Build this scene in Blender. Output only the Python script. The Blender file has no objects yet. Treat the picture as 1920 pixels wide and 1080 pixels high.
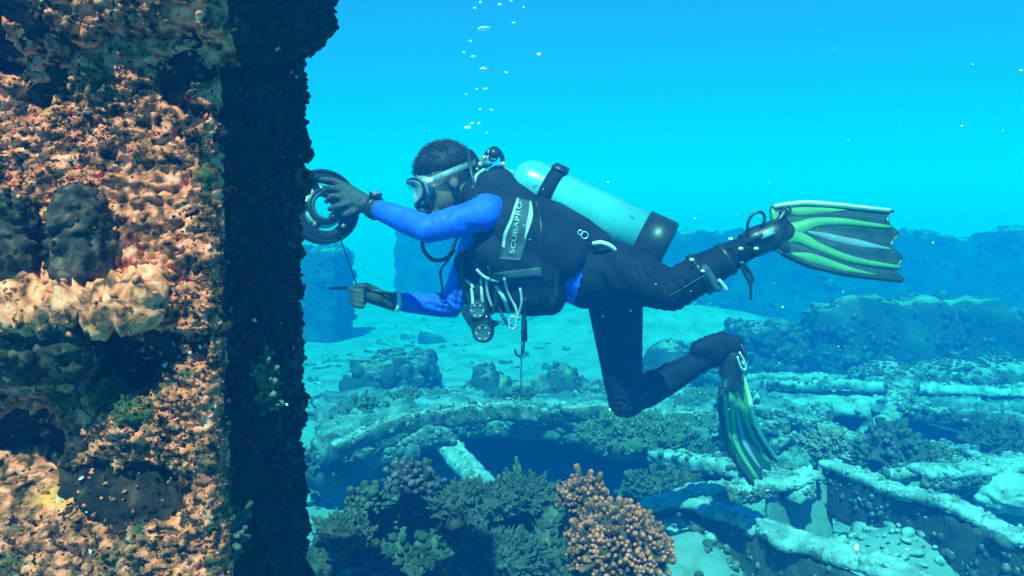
import bpy, math, random
import numpy as np
from mathutils import Vector, Matrix, Euler

# ------------------------------------------------------------------ camera, light, exposure
S = bpy.context.scene
COL = S.collection
FPX = 1507.0                       # focal length in photograph pixels (1920 wide)
PITCH = math.atan(110.0 / FPX)     # eye level lies at y = 430 of 1080
CAM_Z = 1.7
cam = bpy.data.cameras.new('camera'); cam_o = bpy.data.objects.new('camera', cam); COL.objects.link(cam_o)
cam.lens = 36.0 * FPX / 1920.0; cam.sensor_width = 36.0
cam.clip_start = 0.05; cam.clip_end = 2000
cam_o.location = (0, 0, CAM_Z); cam_o.rotation_euler = (math.pi / 2 - PITCH, 0, 0)
S.camera = cam_o

SUN_EL, SUN_AZ = math.radians(54), math.radians(191)      # azimuth clockwise from +Y (straight ahead): behind-left of camera
W = bpy.data.worlds.new('World'); S.world = W; W.use_nodes = True
wn = W.node_tree.nodes; wl = W.node_tree.links
sky = wn.new('ShaderNodeTexSky'); sky.sky_type = 'NISHITA'; sky.sun_disc = False
sky.sun_elevation = SUN_EL; sky.sun_rotation = SUN_AZ
sky.altitude = 0; sky.air_density = 0.8; sky.dust_density = 0.0; sky.ozone_density = 10.0
wn['Background'].inputs['Strength'].default_value = 0.075
wl.new(sky.outputs[0], wn['Background'].inputs['Color'])
sd = Vector((math.sin(SUN_AZ) * math.cos(SUN_EL), math.cos(SUN_AZ) * math.cos(SUN_EL), math.sin(SUN_EL)))
sun = bpy.data.lights.new('sun', 'SUN'); sun.energy = 5.0; sun.angle = math.radians(0.8); sun.color = (1.0, 0.87, 0.83)
sun_o = bpy.data.objects.new('sun', sun); COL.objects.link(sun_o)
sun_o.rotation_euler = sd.to_track_quat('Z', 'Y').to_euler(); sun_o.location = (-3, -4, 12)
vs = S.view_settings; vs.view_transform = 'Standard'; vs.look = 'None'; vs.exposure = 1.2; vs.gamma = 1.0; vs.use_curve_mapping = False
S.cycles.use_denoising = True
S.cycles.max_bounces = 6; S.cycles.diffuse_bounces = 3; S.cycles.volume_bounces = 1; S.cycles.transparent_max_bounces = 8
S.cycles.sample_clamp_indirect = 6.0

# the body of sea water: one closed box of even density
WATER_DENSITY = 0.27
WATER_SCATTER = (0.0003, 0.082, 0.295)
WATER_ABSORB = (0.0, 0.943, 0.995)
WATER_TOP = 4.3

# ------------------------------------------------------------------ helpers
RNG = np.random.default_rng(7); random.seed(7)

def ray(px, py):
    u = (px - 960.0) / FPX; v = (540.0 - py) / FPX
    return np.array([u, math.cos(PITCH) + v * math.sin(PITCH), -math.sin(PITCH) + v * math.cos(PITCH)])
def at(px, py, Y):
    d = ray(px, py); return np.array([0, 0, CAM_Z]) + d * (Y / d[1])
def gnd(px, py, z=0.0):
    d = ray(px, py); return np.array([0, 0, CAM_Z]) + d * ((z - CAM_Z) / d[2])

def _hash(ix, iy, iz, seed):
    h = (ix.astype(np.int64) * 374761393 + iy.astype(np.int64) * 668265263 + iz.astype(np.int64) * 2147483647 + seed * 1274126177) & 0xffffffff
    h = ((h ^ (h >> 13)) * 1274126177) & 0xffffffff
    h = ((h ^ (h >> 16)) * 2246822519) & 0xffffffff
    return ((h ^ (h >> 15)) & 0xffffff) / float(0xffffff)
def vnoise(P, seed=0):
    i = np.floor(P).astype(np.int64); f = P - i; f = f * f * (3 - 2 * f)
    r = 0
    for dx in (0, 1):
        wx = f[:, 0] if dx else 1 - f[:, 0]
        for dy in (0, 1):
            wy = f[:, 1] if dy else 1 - f[:, 1]
            for dz in (0, 1):
                wz = f[:, 2] if dz else 1 - f[:, 2]
                r = r + wx * wy * wz * _hash(i[:, 0] + dx, i[:, 1] + dy, i[:, 2] + dz, seed)
    return r * 2 - 1
def fbm(P, freq=1.0, octv=4, seed=0, gain=0.5):
    P = np.asarray(P, float); a = 1.0; t = 0; r = 0
    for o in range(octv):
        r = r + a * vnoise(P * freq + 17.3 * o, seed + o); t += a; a *= gain; freq *= 2.03
    return r / t
def worley(P, freq, seed=0):
    P = np.asarray(P, float) * freq; i = np.floor(P).astype(np.int64); best = np.full(len(P), 9.0)
    for dx in (-1, 0, 1):
        for dy in (-1, 0, 1):
            for dz in (-1, 0, 1):
                c = i + np.array([dx, dy, dz])
                q = np.stack([c[:, k] + _hash(c[:, 0], c[:, 1], c[:, 2], seed + 11 * k) for k in range(3)], 1)
                best = np.minimum(best, ((P - q) ** 2).sum(1))
    return np.sqrt(best)
def knob(P, freq, seed=0):                       # rounded bumps, 0..1
    return np.clip(1.0 - worley(P, freq, seed) * 1.25, 0, 1) ** 0.8

def mesh_np(name, V, F, smooth=True):
    V = np.asarray(V, np.float32); F = np.asarray(F, np.int32)
    me = bpy.data.meshes.new(name); k = F.shape[1]
    me.vertices.add(len(V)); me.vertices.foreach_set('co', V.ravel())
    me.loops.add(F.size); me.loops.foreach_set('vertex_index', F.ravel())
    me.polygons.add(len(F)); me.polygons.foreach_set('loop_start', np.arange(0, F.size, k, dtype=np.int32))
    if smooth: me.polygons.foreach_set('use_smooth', np.ones(len(F), bool))
    me.update(); me.validate(); return me
def link(name, me, mat=None, parent=None, loc=None):
    o = bpy.data.objects.new(name, me); COL.objects.link(o)
    if me is not None and mat is not None:
        me.materials.clear()
        for m in (mat if isinstance(mat, (list, tuple)) else [mat]): me.materials.append(m)
    if loc is not None: o.location = [float(c) for c in loc]
    if parent is not None:
        o.parent = parent
        o.matrix_parent_inverse = Matrix.Translation(-parent.location)
    return o
# parts are modelled in world coordinates; their Empty only has a location
def tag(o, label, cat, group=None, kind=None):
    o['label'] = label
    if cat: o['category'] = cat
    if group: o['group'] = group
    if kind or cat: o['kind'] = kind or 'thing'
    return o
def thing(name, loc, label, cat, group=None):
    o = bpy.data.objects.new(name, None); COL.objects.link(o); o.location = [float(c) for c in loc]
    o.empty_display_size = 0.05
    return tag(o, label, cat, group)
def part(name, VF, mat, parent, smooth=True, kind=None, label=None):
    V, F = VF[0], VF[1]
    o = link(name, mesh_np(name, V, F, smooth), mat, parent)
    if kind: o['kind'] = kind
    if label: o['label'] = label
    return o
def solo(name, VF, mat, label, cat, group=None, kind=None, smooth=True):
    V, F = np.asarray(VF[0], float), VF[1]
    c = np.array([V[:, 0].mean(), V[:, 1].mean(), V[:, 2].min()])
    o = link(name, mesh_np(name, V - c, F, smooth), mat, None, c)
    return tag(o, label, cat, group, kind)

def q2t(F):
    F = np.asarray(F)
    return F if F.shape[1] == 3 else np.concatenate([F[:, [0, 1, 2]], F[:, [0, 2, 3]]])
def join(*parts):
    Vs, Fs, n = [], [], 0
    tri = len({np.asarray(p[1]).shape[1] for p in parts}) > 1
    for V, F in parts:
        F = np.asarray(F)
        if tri: F = q2t(F)
        Vs.append(V); Fs.append(F + n); n += len(V)
    return np.concatenate(Vs), np.concatenate(Fs)
def unit(v):
    v = np.asarray(v, float); return v / max(1e-9, np.linalg.norm(v))
def basis(d, ref=(0, 0, 1)):
    d = unit(d); r = np.asarray(ref, float)
    if abs(d @ unit(r)) > 0.97: r = np.array([1.0, 0, 0])
    a = unit(np.cross(r, d)); return a, np.cross(d, a), d

def vnormals(V, F):
    F = q2t(F); n = np.cross(V[F[:, 1]] - V[F[:, 0]], V[F[:, 2]] - V[F[:, 0]]); N = np.zeros_like(V)
    for k in range(3): np.add.at(N, F[:, k], n)
    return N / np.maximum(1e-9, np.linalg.norm(N, axis=1))[:, None]

def grid_box(size, res):
    """closed box made of a fine grid, corners welded; centred on the origin"""
    size = np.asarray(size, float); n = np.maximum(1, np.round(size / res).astype(int))
    keys, V, F = {}, [], []
    def vid(k):
        if k not in keys:
            keys[k] = len(V); V.append([(k[i] / n[i] - 0.5) * size[i] for i in range(3)])
        return keys[k]
    for ax in range(3):
        u, v = (ax + 1) % 3, (ax + 2) % 3
        for side in (0, n[ax]):
            for i in range(n[u]):
                for j in range(n[v]):
                    q = []
                    for a, b in ((i, j), (i + 1, j), (i + 1, j + 1), (i, j + 1)):
                        k = [0, 0, 0]; k[ax] = side; k[u] = a; k[v] = b; q.append(vid(tuple(int(c) for c in k)))
                    F.append(q if side else q[::-1])
    return np.array(V), np.array(F)
def round_corners(V, size, r):
    h = np.asarray(size) / 2 - r; h = np.maximum(h, 1e-4)
    c = np.clip(V, -h, h); d = V - c; L = np.linalg.norm(d, axis=1); m = L > 1e-9
    out = V.copy(); out[m] = c[m] + d[m] / L[m][:, None] * np.minimum(L[m], r)[:, None]
    return out
def rotz(V, a):
    c, s = math.cos(a), math.sin(a); return np.asarray(V) @ np.array([[c, s, 0], [-s, c, 0], [0, 0, 1]])
def crust(V, F, amp, freq, seed=0, knobs=0.0, kfreq=20.0, octv=4):
    N = vnormals(V, F); d = amp * fbm(V, freq, octv, seed)
    if knobs: d = d + knobs * knob(V + 0.02 * np.stack([fbm(V, kfreq, 1, seed + k) for k in (5, 6, 7)], 1), kfreq, seed)
    return V + N * d[:, None], F
def rough_box(size, res, centre, rz=0.0, r=0.04, amp=0.03, freq=4.0, seed=0, knobs=0.0, kfreq=20.0, tilt=(0, 0), shape=None):
    V, F = grid_box(size, res); V = round_corners(V, size, r)
    if shape: V = shape(V)
    if tilt[0] or tilt[1]: V = V @ np.array(Euler((tilt[0], tilt[1], 0)).to_matrix()).T
    V = rotz(V, rz) + np.asarray(centre); return crust(V, F, amp, freq, seed, knobs, kfreq)
def beam_box(p0, p1, w, h, res=0.03, **k):
    """rough bar from p0 to p1 (centre line), w across, h high"""
    p0, p1 = np.asarray(p0, float), np.asarray(p1, float); L = np.linalg.norm(p1 - p0)
    V, F = grid_box((L, w, h), res); V = round_corners(V, (L, w, h), k.pop('r', min(w, h) * 0.25))
    sh = k.pop('shape', None)
    if sh: V = sh(V)
    d = unit(p1 - p0); a = unit(np.cross((0, 0, 1), d)); u = np.cross(d, a)
    V = V @ np.stack([d, a, u]) + (p0 + p1) / 2
    return crust(V, F, k.get('amp', 0.012), k.get('freq', 7.0), k.get('seed', 0), k.get('knobs', 0.0), k.get('kfreq', 30.0))

def ico(sub=1):
    import bmesh
    bm = bmesh.new(); bmesh.ops.create_icosphere(bm, subdivisions=sub, radius=1.0)
    V = np.array([v.co[:] for v in bm.verts]); F = np.array([[v.index for v in f.verts] for f in bm.faces]); bm.free(); return V, F
ICO1, ICO2, ICO3 = ico(1), ico(2), ico(3)
def rot_to(N, spin):
    """rotation matrices (n,3,3) whose z axis is N"""
    N = N / np.linalg.norm(N, axis=1)[:, None]; ref = np.where(np.abs(N[:, 2:3]) > 0.95, [[1.0, 0, 0]], [[0, 0, 1.0]])
    A = np.cross(ref, N); A /= np.linalg.norm(A, axis=1)[:, None]; B = np.cross(N, A)
    c, s = np.cos(spin)[:, None], np.sin(spin)[:, None]
    return np.stack([A * c + B * s, B * c - A * s, N], 1)
def scatter(tmpl, P, N, sc, rng):
    """tmpl copied to points P, z along N, scale sc (n,3)"""
    V0, F0 = tmpl; R = rot_to(N, rng.uniform(0, 6.28, len(P)))
    V = np.einsum('vk,nk,nkj->nvj', V0, sc, R) + P[:, None, :]
    F = F0[None] + (np.arange(len(P)) * len(V0))[:, None, None]
    return V.reshape(-1, 3), F.reshape(-1, F0.shape[1])
def sample_surface(V, F, n, rng, want=None):
    F = q2t(F); a, b, c = V[F[:, 0]], V[F[:, 1]], V[F[:, 2]]; nn = np.cross(b - a, c - a); A = np.linalg.norm(nn, axis=1)
    w = A.copy(); nn = nn / np.maximum(A, 1e-12)[:, None]
    if want is not None: w = w * want((a + b + c) / 3, nn)
    i = rng.choice(len(F), n, p=w / w.sum()); r1, r2 = np.sqrt(rng.random(n)), rng.random(n)
    return a[i] * (1 - r1)[:, None] + b[i] * (r1 * (1 - r2))[:, None] + c[i] * (r1 * r2)[:, None], nn[i]

def tube(P, R, sides=8, caps=True):
    P = np.asarray(P, float); n = len(P); R = np.broadcast_to(np.asarray(R, float), (n,))
    T = np.gradient(P, axis=0); V, F = [], []
    a, b, _ = basis(T[0])
    for i in range(n):
        d = unit(T[i]); a = unit(a - d * (a @ d)); b = np.cross(d, a)
        t = np.linspace(0, 2 * math.pi, sides, endpoint=False)
        V.append(P[i] + R[i] * (np.cos(t)[:, None] * a + np.sin(t)[:, None] * b))
    V = np.concatenate(V)
    for i in range(n - 1):
        for j in range(sides):
            k = (j + 1) % sides; F.append([i * sides + j, i * sides + k, (i + 1) * sides + k, (i + 1) * sides + j])
    if caps:
        V = np.concatenate([V, [P[0]], [P[-1]]]); m = n * sides
        for j in range(sides):
            k = (j + 1) % sides; F.append([m, k, j, m]); F.append([m + 1, (n - 1) * sides + j, (n - 1) * sides + k, m + 1])
        F = np.array(F); F = np.concatenate([F[:(n - 1) * sides][:, [0, 1, 2]], F[:(n - 1) * sides][:, [0, 2, 3]], F[(n - 1) * sides:][:, :3]])
        return V, F
    return V, np.array(F)
def spline(pts, n=24):
    """Catmull-Rom through pts"""
    P = np.asarray(pts, float); P = np.concatenate([[2 * P[0] - P[1]], P, [2 * P[-1] - P[-2]]]); out = []
    m = len(P) - 3
    for t in np.linspace(0, m - 1e-6, n):
        i = int(t); f = t - i; p0, p1, p2, p3 = P[i:i + 4]
        out.append(0.5 * (2 * p1 + (p2 - p0) * f + (2 * p0 - 5 * p1 + 4 * p2 - p3) * f * f + (3 * p1 - p0 - 3 * p2 + p3) * f ** 3))
    return np.array(out)
def lathe(prof, p0, axis, seg=32):
    """prof: list of (distance along axis, radius)"""
    a, b, d = basis(axis); t = np.linspace(0, 2 * math.pi, seg, endpoint=False); V, F = [], []
    for z, r in prof: V.append(np.asarray(p0) + d * z + r * (np.cos(t)[:, None] * a + np.sin(t)[:, None] * b))
    for i in range(len(prof) - 1):
        for j in range(seg):
            k = (j + 1) % seg; F.append([i * seg + j, i * seg + k, (i + 1) * seg + k, (i + 1) * seg + j])
    return np.concatenate(V), np.array(F)
def obox(c, ax, size):
    """box with its own axes: ax rows are unit axes"""
    s = np.array([[x, y, z] for x in (-.5, .5) for y in (-.5, .5) for z in (-.5, .5)]) * np.asarray(size)
    F = np.array([[0, 1, 3, 2], [4, 6, 7, 5], [0, 4, 5, 1], [2, 3, 7, 6], [0, 2, 6, 4], [1, 5, 7, 3]])
    return s @ np.asarray(ax) + np.asarray(c), F

# ------------------------------------------------------------------ materials
def mat(name, rough=0.6, spec=0.4):
    m = bpy.data.materials.new(name); m.use_nodes = True; nt = m.node_tree; b = nt.nodes['Principled BSDF']
    b.inputs['Roughness'].default_value = rough; b.inputs['Specular IOR Level'].default_value = spec
    return m, nt, b
def ramp(nt, stops):
    r = nt.nodes.new('ShaderNodeValToRGB'); e = r.color_ramp.elements
    while len(e) > 1: e.remove(e[0])
    e[0].position = stops[0][0]; e[0].color = (*stops[0][1], 1)
    for p, c in stops[1:]:
        x = e.new(p); x.color = (*c, 1)
    return r
def noise_mat(name, stops, scale=8.0, detail=6.0, rough=0.75, spec=0.25, bump=0.3, bscale=60.0, dist=0.0, second=None, sediment=None, attr=None, coords='Object'):
    """stops: colour ramp driven by noise. second=(colour, scale, lo, hi): patches. sediment=(colour, lo, hi): dust lying on level faces"""
    m, nt, b = mat(name, rough, spec); N, L = nt.nodes, nt.links
    tc = N.new('ShaderNodeTexCoord'); n = N.new('ShaderNodeTexNoise'); n.inputs['Scale'].default_value = scale
    n.inputs['Detail'].default_value = detail; n.inputs['Distortion'].default_value = dist; L.new(tc.outputs[coords], n.inputs['Vector'])
    r = ramp(nt, stops); L.new(n.outputs['Fac'], r.inputs['Fac']); out = r.outputs['Color']
    for s in (second if isinstance(second, list) else [second] if second else []):
        c, sc, lo, hi = s
        n2 = N.new('ShaderNodeTexNoise'); n2.inputs['Scale'].default_value = sc; n2.inputs['Detail'].default_value = 4; n2.inputs['Distortion'].default_value = 0.6
        L.new(tc.outputs[coords], n2.inputs['Vector'])
        mr = N.new('ShaderNodeMapRange'); mr.inputs['From Min'].default_value = lo; mr.inputs['From Max'].default_value = hi; L.new(n2.outputs['Fac'], mr.inputs['Value'])
        mx = N.new('ShaderNodeMix'); mx.data_type = 'RGBA'; L.new(mr.outputs['Result'], mx.inputs['Factor']); L.new(out, mx.inputs['A']); mx.inputs['B'].default_value = (*c, 1); out = mx.outputs['Result']
    if sediment:
        c, lo, hi = sediment
        g = N.new('ShaderNodeNewGeometry'); sx = N.new('ShaderNodeSeparateXYZ'); L.new(g.outputs['True Normal'], sx.inputs[0])
        mr = N.new('ShaderNodeMapRange'); mr.inputs['From Min'].default_value = lo; mr.inputs['From Max'].default_value = hi
        n3 = N.new('ShaderNodeTexNoise'); n3.inputs['Scale'].default_value = scale * 1.7; n3.inputs['Detail'].default_value = 5; L.new(tc.outputs[coords], n3.inputs['Vector'])
        ad = N.new('ShaderNodeMath'); ad.operation = 'MULTIPLY_ADD'; L.new(n3.outputs['Fac'], ad.inputs[0]); ad.inputs[1].default_value = 0.8; L.new(sx.outputs['Z'], ad.inputs[2])
        L.new(ad.outputs[0], mr.inputs['Value'])
        mx = N.new('ShaderNodeMix'); mx.data_type = 'RGBA'; L.new(mr.outputs['Result'], mx.inputs['Factor']); L.new(out, mx.inputs['A']); mx.inputs['B'].default_value = (*c, 1); out = mx.outputs['Result']
    if attr:
        a = N.new('ShaderNodeAttribute'); a.attribute_name = attr[0]
        mx = N.new('ShaderNodeMix'); mx.data_type = 'RGBA'; n5 = N.new('ShaderNodeTexNoise'); n5.inputs['Scale'].default_value = 22; n5.inputs['Detail'].default_value = 5; L.new(tc.outputs[coords], n5.inputs['Vector'])
        m5 = N.new('ShaderNodeMapRange'); m5.inputs['From Min'].default_value = 0.36; m5.inputs['From Max'].default_value = 0.58; m5.inputs['To Min'].default_value = 0.18; L.new(n5.outputs['Fac'], m5.inputs['Value'])
        mu = N.new('ShaderNodeMath'); mu.operation = 'MULTIPLY'; L.new(a.outputs['Fac'], mu.inputs[0]); L.new(m5.outputs['Result'], mu.inputs[1])
        L.new(mu.outputs[0], mx.inputs['Factor']); L.new(out, mx.inputs['A']); mx.inputs['B'].default_value = (*attr[1], 1); out = mx.outputs['Result']
    L.new(out, b.inputs['Base Color'])
    if bump:
        n4 = N.new('ShaderNodeTexNoise'); n4.inputs['Scale'].default_value = bscale; n4.inputs['Detail'].default_value = 5; L.new(tc.outputs[coords], n4.inputs['Vector'])
        bp = N.new('ShaderNodeBump'); bp.inputs['Strength'].default_value = bump; bp.inputs['Distance'].default_value = 0.5 / bscale; L.new(n4.outputs['Fac'], bp.inputs['Height']); L.new(bp.outputs['Normal'], b.inputs['Normal'])
    return m
def plain(name, c, rough=0.5, spec=0.4, metal=0.0, var=0.12, scale=25.0, bump=0.08, bscale=180.0):
    m = noise_mat(name, [(0.3, tuple(max(0, x * (1 - var)) for x in c)), (0.7, tuple(min(1, x * (1 + var)) for x in c))], scale, 3, rough, spec, bump, bscale)
    m.node_tree.nodes['Principled BSDF'].inputs['Metallic'].default_value = metal; return m

M = {}
M['sand'] = noise_mat('sand', [(0.25, (0.13, 0.155, 0.16)), (0.5, (0.21, 0.255, 0.27)), (0.8, (0.29, 0.35, 0.37))], 3.0, 8, 0.9, 0.15, 0.5, 45, 0.4, second=((0.13, 0.14, 0.10), 5.0, 0.56, 0.74))
M['wreck'] = noise_mat('wreck_crust', [(0.28, (0.030, 0.04, 0.037)), (0.5, (0.075, 0.09, 0.085)), (0.75, (0.16, 0.19, 0.18))], 9, 8, 0.9, 0.15, 0.9, 55, 0.5,
                       second=[((0.20, 0.15, 0.13), 14, 0.58, 0.70), ((0.07, 0.11, 0.05), 5, 0.55, 0.7)], sediment=((0.32, 0.38, 0.38), 1.05, 1.50))
M['wall'] = noise_mat('far_wreck_crust', [(0.3, (0.025, 0.03, 0.025)), (0.55, (0.06, 0.06, 0.05)), (0.8, (0.13, 0.12, 0.09))], 3, 8, 0.9, 0.1, 0.8, 18, 0.5, sediment=((0.40, 0.37, 0.29), 1.15, 1.6))
M['block'] = noise_mat('column_turf_shade', [(0.32, (0.007, 0.007, 0.007)), (0.50, (0.018, 0.013, 0.011)), (0.66, (0.060, 0.030, 0.020)), (0.80, (0.22, 0.09, 0.055))], 40, 9, 0.9, 0.12, 1.0, 90, 0.7)  # turf colour, taken near black to hold the side face's shade
M['crustpink'] = noise_mat('pink_crust', [(0.36, (0.035, 0.014, 0.009)), (0.47, (0.34, 0.085, 0.040)), (0.56, (0.95, 0.175, 0.085)), (0.72, (1.0, 0.31, 0.20))], 55, 8, 0.85, 0.15, 0.8, 260, 0.8, second=[((0.045, 0.055, 0.020), 15, 0.56, 0.66), ((0.92, 0.25, 0.06), 9, 0.66, 0.74)])
M['silted'] = noise_mat('silted_plate', [(0.3, (0.12, 0.15, 0.15)), (0.5, (0.26, 0.33, 0.34)), (0.7, (0.40, 0.48, 0.49))], 10, 9, 0.9, 0.15, 0.8, 60, 0.5, second=[((0.10, 0.10, 0.07), 12, 0.58, 0.68)])
M['deckplate'] = noise_mat('deck_crust', [(0.28, (0.04, 0.05, 0.05)), (0.46, (0.10, 0.13, 0.13)), (0.62, (0.19, 0.25, 0.26)), (0.8, (0.28, 0.36, 0.38))], 5, 10, 0.9, 0.15, 1.0, 40, 0.8, second=[((0.05, 0.08, 0.06), 9, 0.56, 0.68), ((0.28, 0.36, 0.39), 2.2, 0.54, 0.66)])

# ------------------------------------------------------------------ seabed
def gauss(x, y, cx, cy, sx, sy): return np.exp(-((x - cx) / sx) ** 2 - ((y - cy) / sy) ** 2)
def sea_h(x, y, fine=True):
    x = np.asarray(x, float); y = np.asarray(y, float)
    P = np.stack([x, y, 0 * x], 1)
    near = 1 / (1 + np.exp(-(22 - np.hypot(x, y)) * 0.3))
    z = 0.07 * fbm(P, 0.7, 3, 3) * near
    z += 0.62 * gauss(x, y, 2.2, 12.0, 2.2, 1.6)
    z += 0.33 * gauss(x, y, 1.75, 3.45, 0.60, 0.40) + 0.42 * gauss(x, y, 0.72, 3.25, 0.28, 0.50) + 0.25 * gauss(x, y, 2.9, 4.4, 0.8, 0.5)
    z += 0.10 * gauss(x, y, -1.0, 8.5, 2.5, 1.5)
    z -= 0.15 * gauss(x, y, 0.3, 5.4, 1.2, 0.7)
    if fine: z += (0.030 * fbm(P, 4.0, 4, 9) + 0.014 * np.abs(fbm(P, 13.0, 2, 13))) * near
    return z
ts = np.linspace(-1, 1, 361); gx = np.sinh(ts * 4.3) / np.sinh(4.3) * 170
tt = np.linspace(0, 1, 361); gy = -6 + 8.0 * tt + np.sinh(tt * 4.6) / np.sinh(4.6) * 220
X, Y = np.meshgrid(gx, gy); z = sea_h(X.ravel(), Y.ravel()); n = 361
idx = np.arange(n * n).reshape(n, n)
GF = np.stack([idx[:-1, :-1].ravel(), idx[:-1, 1:].ravel(), idx[1:, 1:].ravel(), idx[1:, :-1].ravel()], 1)
o = link('sandy_seabed', mesh_np('sandy_seabed', np.stack([X.ravel(), Y.ravel(), z], 1), GF), M['sand']); o['kind'] = 'structure'

# water
wm = bpy.data.materials.new('sea_water'); wm.use_nodes = True; nt = wm.node_tree
nt.nodes.remove(nt.nodes['Principled BSDF']); pv = nt.nodes.new('ShaderNodeVolumePrincipled')
pv.inputs['Color'].default_value = (*WATER_SCATTER, 1); pv.inputs['Density'].default_value = WATER_DENSITY
pv.inputs['Absorption Color'].default_value = (*WATER_ABSORB, 1); pv.inputs['Anisotropy'].default_value = 0.2
nt.links.new(pv.outputs[0], nt.nodes['Material Output'].inputs['Volume'])
V, F = obox((0, 105, (WATER_TOP - 1.6) / 2), np.eye(3), (400, 250, WATER_TOP + 1.6))
o = link('haze', mesh_np('haze', V, F, False), wm); o['kind'] = 'stuff'; o['label'] = 'clear blue sea water filling the whole place'

# ------------------------------------------------------------------ the big encrusted column at the left
colm = thing('wreck_column', (-0.6, 1.08, 0.0), 'tall square column of the wreck thick with pink and brown growth', 'wreck column')
bx0, bx1, by0, by1 = -1.05, -0.340, 0.90, 1.270
def recess(V):
    for (px, py, s, d) in ((245, 690, 0.028, 0.075), (20, 840, 0.085, 0.075), (330, 330, 0.08, 0.015), (120, 200, 0.06, 0.02), (300, 900, 0.05, 0.02)):
        c = at(px, py, by0); g = np.exp(-((V[:, 0] - c[0]) ** 2 + (V[:, 2] - c[2]) ** 2) / s ** 2) * (V[:, 1] < by0 + 0.07)
        V[:, 1] += d * g
    return V
def bumpy(V, F, sd, k=1.0, fine=0.0):
    N0 = vnormals(V, F); Vw = V + 0.018 * np.stack([fbm(V, 22, 2, sd + q) for q in (31, 32, 33)], 1)
    return V + N0 * (k * (0.019 * fbm(V, 6.0, 3, sd) + 0.012 * knob(Vw, 25, sd + 2) + 0.0085 * knob(Vw, 60, sd + 4) + 0.007 * fbm(V, 62, 3, sd + 8)) + fine * (0.0075 * knob(Vw, 95, sd + 9) + 0.004 * knob(Vw, 170, sd + 10) + 0.003 * fbm(V, 200, 2, sd + 11)))[:, None]
sz = np.array([bx1 - bx0, by1 - by0, 2.65]); cc = np.array([(bx0 + bx1) / 2, (by0 + by1) / 2, 1.025])
V, F = grid_box(sz, 0.0072); V = round_corners(V, sz, 0.010) + cc; V = recess(V); V = bumpy(V, F, 1)
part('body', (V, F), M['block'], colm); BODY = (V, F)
sz = np.array([0.80, 0.440, 0.50]); V, F = grid_box(sz, 0.0068); V = round_corners(V, sz, 0.055) + np.array([-0.684, 1.088, 2.145]); V[:, 2] += 0.20 * np.clip(V[:, 1] - 0.88, 0, 1) * (V[:, 2] < 2.1); V = bumpy(V, F, 21)
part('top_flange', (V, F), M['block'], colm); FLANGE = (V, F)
# bolted joint ring across the front face, with studs and nuts above and below
sz = np.array([0.60, 0.11, 0.028]); V, F = grid_box(sz, 0.0036); V = round_corners(V, sz, 0.013)
V = V + np.array([-0.690, 0.902, 1.632]); V[:, 2] -= 0.30 * np.clip(0.90 - V[:, 1], 0, 1); V = bumpy(V, F, 51, 0.55, 2.0)
M['ledge'] = noise_mat('ledge_crust', [(0.36, (0.10, 0.035, 0.018)), (0.46, (0.62, 0.14, 0.06)), (0.57, (1.0, 0.24, 0.12)), (0.72, (1.0, 0.38, 0.24))], 60, 8, 0.85, 0.2, 0.7, 180, 0.6, second=[((0.88, 0.22, 0.05), 12, 0.62, 0.70), ((0.16, 0.22, 0.05), 20, 0.66, 0.74)])
part('joint_ring', (V, F), M['ledge'], colm); RING = (V, F)
M['nut'] = noise_mat('nut_crust', [(0.3, (0.012, 0.012, 0.010)), (0.5, (0.035, 0.028, 0.022)), (0.66, (0.16, 0.07, 0.045)), (0.8, (0.45, 0.18, 0.11))], 60, 8, 0.85, 0.2, 0.9, 200, 0.5)
NUTS = []
for k, (px, zc, up) in enumerate(((28, 1.693, 1), (150, 1.694, 1), (22, 1.585, -1), (126, 1.583, -1))):
    c = at(px, 440, 0.872); c[2] = zc
    h, r = 0.090, (0.0215, 0.0225, 0.0210, 0.0230)[k]
    prof = [(-h / 2, 0.001), (-h / 2, r * 1.05), (-h * 0.12, r * 1.15), (h * 0.0, r * 1.0), (h * 0.2, r * 0.92), (h * 0.36, r * 0.72), (h * 0.46, r * 0.42), (h * 0.5, 0.001)]
    zs = np.array([p[0] for p in prof]); rs = np.array([p[1] for p in prof]); s = np.linspace(0, len(prof) - 1, 56)
    pr = [(np.interp(t, range(len(prof)), zs), np.interp(t, range(len(prof)), rs)) for t in s]
    V, F = lathe(pr, c, (0, 0, up), 64); V = bumpy(V, F, 60 + k, 0.6, 0.9)
    part('nut', (V, F), M['nut'], colm); NUTS.append((V, F))
# loose growth: lobes, tufts and small shells all over it
rng = np.random.default_rng(11)
lump = (ICO2[0] * (1 + 0.25 * fbm(ICO2[0], 2.2, 2, 5))[:, None], ICO2[1])
ragged = (ICO2[0] * (1 + 0.75 * fbm(ICO2[0], 1.9, 2, 15))[:, None] * np.array([1, 1, 0.7]), ICO2[1])
flat = (ICO1[0] * np.array([1, 1, 0.55]) * (1 + 0.3 * fbm(ICO1[0], 3, 1, 4))[:, None], ICO1[1])
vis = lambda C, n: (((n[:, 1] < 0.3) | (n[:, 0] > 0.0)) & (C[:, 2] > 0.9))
patchy = lambda C, n: vis(C, n) * np.clip(0.42 + 2.4 * (fbm(C * [1, 1, 1.8], 8, 4, 77) + 0.10), 0.08, 2) * np.where(n[:, 0] > 0.6, 0.05, 1) * np.clip(0.45 + (C[:, 2] - 1.30) * 2.0, 0.28, 1)  # pink kept off the unlit side and thinned low down, imitating shade
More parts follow.
